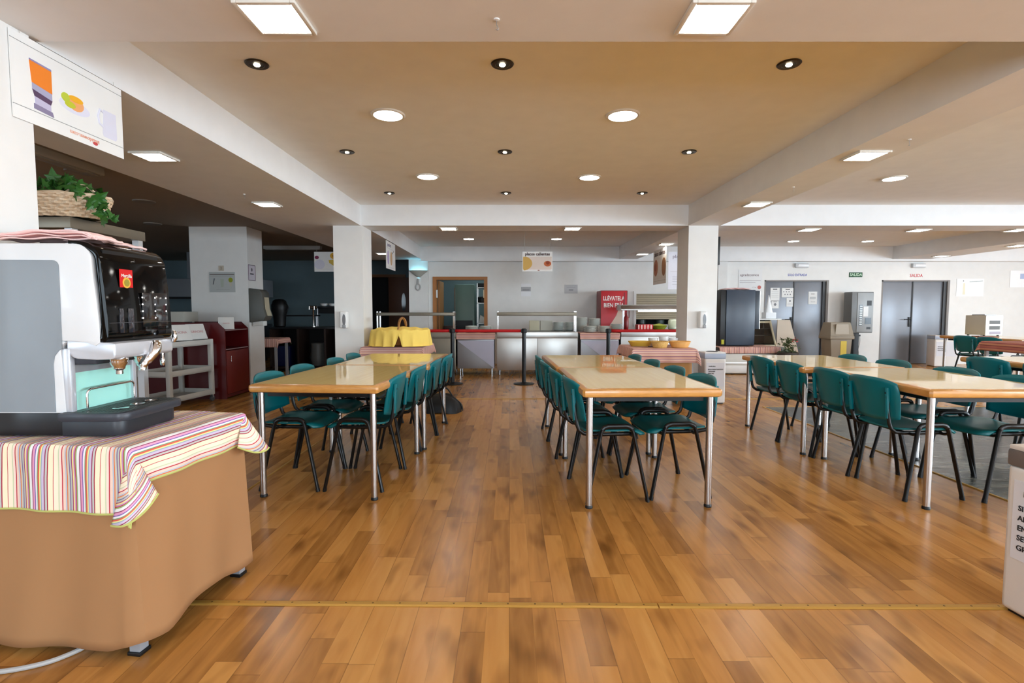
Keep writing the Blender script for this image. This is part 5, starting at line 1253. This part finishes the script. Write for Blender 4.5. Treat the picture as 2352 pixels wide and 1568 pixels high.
MB().bx(-.30, .28, .50, .54, .05, 1.03).obj('back_panel', M('case_dark', (40, 38, 34), .6), DC)
MB().bx(-.30, .28, .02, .50, .0, .52).obj('base', CRM, DC)
for z in (.70, .85): MB().bx(-.28, .26, .18, .50, z, z+.012).obj('shelf', M('shelf_glass', (120, 120, 110), .1), DC)
gl = M('clear_glass', (240, 244, 244), .02, trans=1, ior=1.45)
g_ = MB().prism([(.015, .55), (.235, .975), (.240, .972), (.020, .547)], -.28, .25, 'yz').obj('glass_front', gl, DC)
for k, (x, c) in enumerate(((-.12, 'left'), (.0, 'middle'), (.12, 'right'))):
    t = thing('glass_bottle', 'small bottle inside the display case, %s one' % c, 'bottle', (5.24+x, 11.05, .865)); MB().lathe([(.022, 0), (.022, .08), (.008, .11), (.008, .13), (.0001, .13)], 12).obj('body', M('bottle_clear', (120, 130, 124), .15), t)
t = thing('paper_cone', 'white folded paper cone standing on the display case', 'decoration', (5.52, 11.15, 1.062))
mb = MB(); mb.grid(20, 6, lambda u, v: ((.11*(1-v)+.004+.008*math.cos(u*2*PI*5)*(1-v))*math.cos(2*PI*u), (.09*(1-v)+.004)*math.sin(2*PI*u), .50*v)); mb.obj('cone', M('bright_paper', (244, 248, 252), .7), t)
MB().bx(-.10, .12, -.10, .10, 0, .13, .01).obj('base', M('bright_paper', (244, 248, 252)), t)
MB().tube([(-.22, 0, 0), (-.22, 0, .33)], .006, 6).obj('rod', WHITE, t)
FP = thing('flower_pot', 'potted plant with red and green leaves beside the display case', 'plant', (5.24, 9.80, .05))
FP.scale = (1.1, 1.1, 1.1)
MB().lathe([(.12, 0), (.16, .02), (.17, .36), (.15, .37), (.14, .33), (.0001, .33)], 24).obj('pot', M('pot_dark', (60, 52, 44), .6), FP)
mb = MB(); r2 = random.Random(9)
for i in range(120):
    a = r2.uniform(0, 2*PI); rr = r2.uniform(0, .17); ivy(mb, Vector((rr*math.cos(a), rr*math.sin(a), .36+r2.uniform(0, .24))), r2.uniform(.025, .05), r2)
mb.obj('foliage', M('mixed_foliage', (74, 84, 44), .6, var=.5, vscale=25), FP, smooth=False)
mb = MB()
for i in range(10): ivy(mb, Vector((.09+r2.uniform(-.04, .07), -.06+r2.uniform(-.05, .04), .57+r2.uniform(-.04, .05))), .035, r2)
mb.obj('red_petals', M('red_petal', (176, 40, 44), .6), FP, smooth=False)
# big taupe waste bin
TAUP = M('taupe_plastic', (150, 136, 116), .5)
WB = thing('waste_bin', 'large taupe flip-top waste bin with a yellow note', 'bin', (6.86, 10.95, 0), 0)
WB.scale = (.68, .72, 1)
MB().prism([(-.26, 0), (.26, 0), (.33, .66), (-.33, .66)], -.24, .24, 'xz', .02).obj('body', TAUP, WB)
MB().bx(-.37, .37, -.29, .29, .64, .71, .02).obj('rim', TAUP, WB)
b = bmesh.new(); bmesh.ops.create_cube(b, size=1)
for v in b.verts:
    top = v.co.z > 0; v.co = Vector((v.co.x*(.60 if top else .71), v.co.y*(.36 if top else .55), .71 if not top else .985))
mb = MB(); mb.merge(b); mb.obj('lid', TAUP, WB)
MB().prism([(-.21, .745), (.21, .745), (.18, .95), (-.18, .95)], -.268, -.24, 'xz').obj('flap', M('taupe_flap', (168, 154, 134), .45), WB)
MB().bx(-.02, .16, -.248, -.243, .30, .60).obj('note', flat((232, 208, 92)), WB)
# payment machine on a black pole
PM = thing('payment_machine', 'grey payment machine on a black pole between the doors', 'machine', (7.80, 11.72, 0))
PM.scale = (.70, .80, 1)
MB().bx(-.36, .32, -.22, .13, .74, 1.64, .012).obj('housing', M('machine_grey', (116, 118, 118), .4), PM)
MB().bx(-.19, .31, -.235, -.22, .76, 1.62, .004).obj('front', M('machine_front', (158, 162, 164), .35), PM)
bt = MB().bx(-.13, -.03, -.240, -.235, .90, 1.36).obj('button_column', M('machine_dark', (60, 70, 78), .3), PM)
for k in range(9): MB().bx(-.12, -.04, -.245, -.240, .915+k*.049, .915+k*.049+.028).obj('button', flat((230, 238, 240)), bt)
MB().bx(.0, .15, -.241, -.235, 1.10, 1.32).obj('notice', flat((236, 238, 238)), PM)
MB().bx(.11, .25, -.241, -.235, 1.34, 1.45).obj('coin_slot', BLACK, PM); MB().bx(.06, .25, -.241, -.235, .93, 1.07).obj('display', M('machine_dark', (60, 70, 78)), PM); MB().bx(.12, .24, -.241, -.235, .82, .87).obj('outlet', BLACK, PM)
MB().bx(-.14, .03, -.06, .08, .03, .745, .006).obj('pole', BLACK, PM); MB().bx(-.25, .2, -.2, .2, 0, .03, .005).obj('base', BLACK, PM)
# toaster on the far table
TO = thing('conveyor_toaster', 'white two-slot conveyor toaster on the far right table', 'toaster', (8.74, 9.60, .768), R(12))
MB().bx(-.14, .25, -.10, .24, .02, .38, .01).obj('housing', M('toaster_beige', (196, 188, 172), .4), TO)
MB().bx(-.14, .25, -.115, -.10, .02, .38, .004).obj('front', M('toaster_white', (244, 244, 242), .35), TO)
for z in (.22, .12): MB().bx(-.06, .18, -.12, -.114, z, z+.065).obj('opening', M('opening_dark', (70, 66, 62), .4), TO)
MB().bx(-.05, .2, -.12, -.114, .035, .085).obj('control_strip', M('strip_mauve', (150, 140, 156), .4), TO)
MB().bx(-.10, .16, -.06, .16, .38, .395, .003).obj('top_grill', STEELD, TO)
for x in (-.11, .21):
    for y in (-.07, .20): MB().lathe([(.018, 0), (.018, .022)], 12, (x, y, 0)).obj('foot', BLACK, TO)
t = thing('wooden_tray', 'brown tray lying in front of the toaster', 'tray', (8.48, 9.30, .768)); MB().bx(-.16, .2, -.06, .10, 0, .014, .004).obj('board', M('tray_brown', (130, 76, 56), .5), t)
# cloth covered table at the right edge
CT = thing('covered_table', 'cloth covered table end at the right photo edge', 'table', (7.75, 7.35, 0))
MB().bx(-.45, .6, 0, .7, .735, .76, .004).obj('tabletop', M('plain_wood', (150, 120, 84)), CT)
for x, y in ((-.41, .04), (.56, .04), (-.41, .66), (.56, .66)): MB().bx(x-.02, x+.02, y-.02, y+.02, 0, .735).obj('leg', M('grey_metal_leg', (168, 172, 178)), CT)
t = thing('pink_tablecloth', 'rust striped cloth at the right photo edge near the far chairs', 'tablecloth', (7.75, 7.35, 0)); drape('cloth', t, stripe_material('rust_stripe_cloth', [(3,(176,110,96)),(1,(120,60,66)),(3,(196,140,112)),(1,(150,80,90))], .08), -.46, .61, -.01, .71, .766, .15, .1, .20, .1, amp=.006, n=40, flare=.25, axis='x')
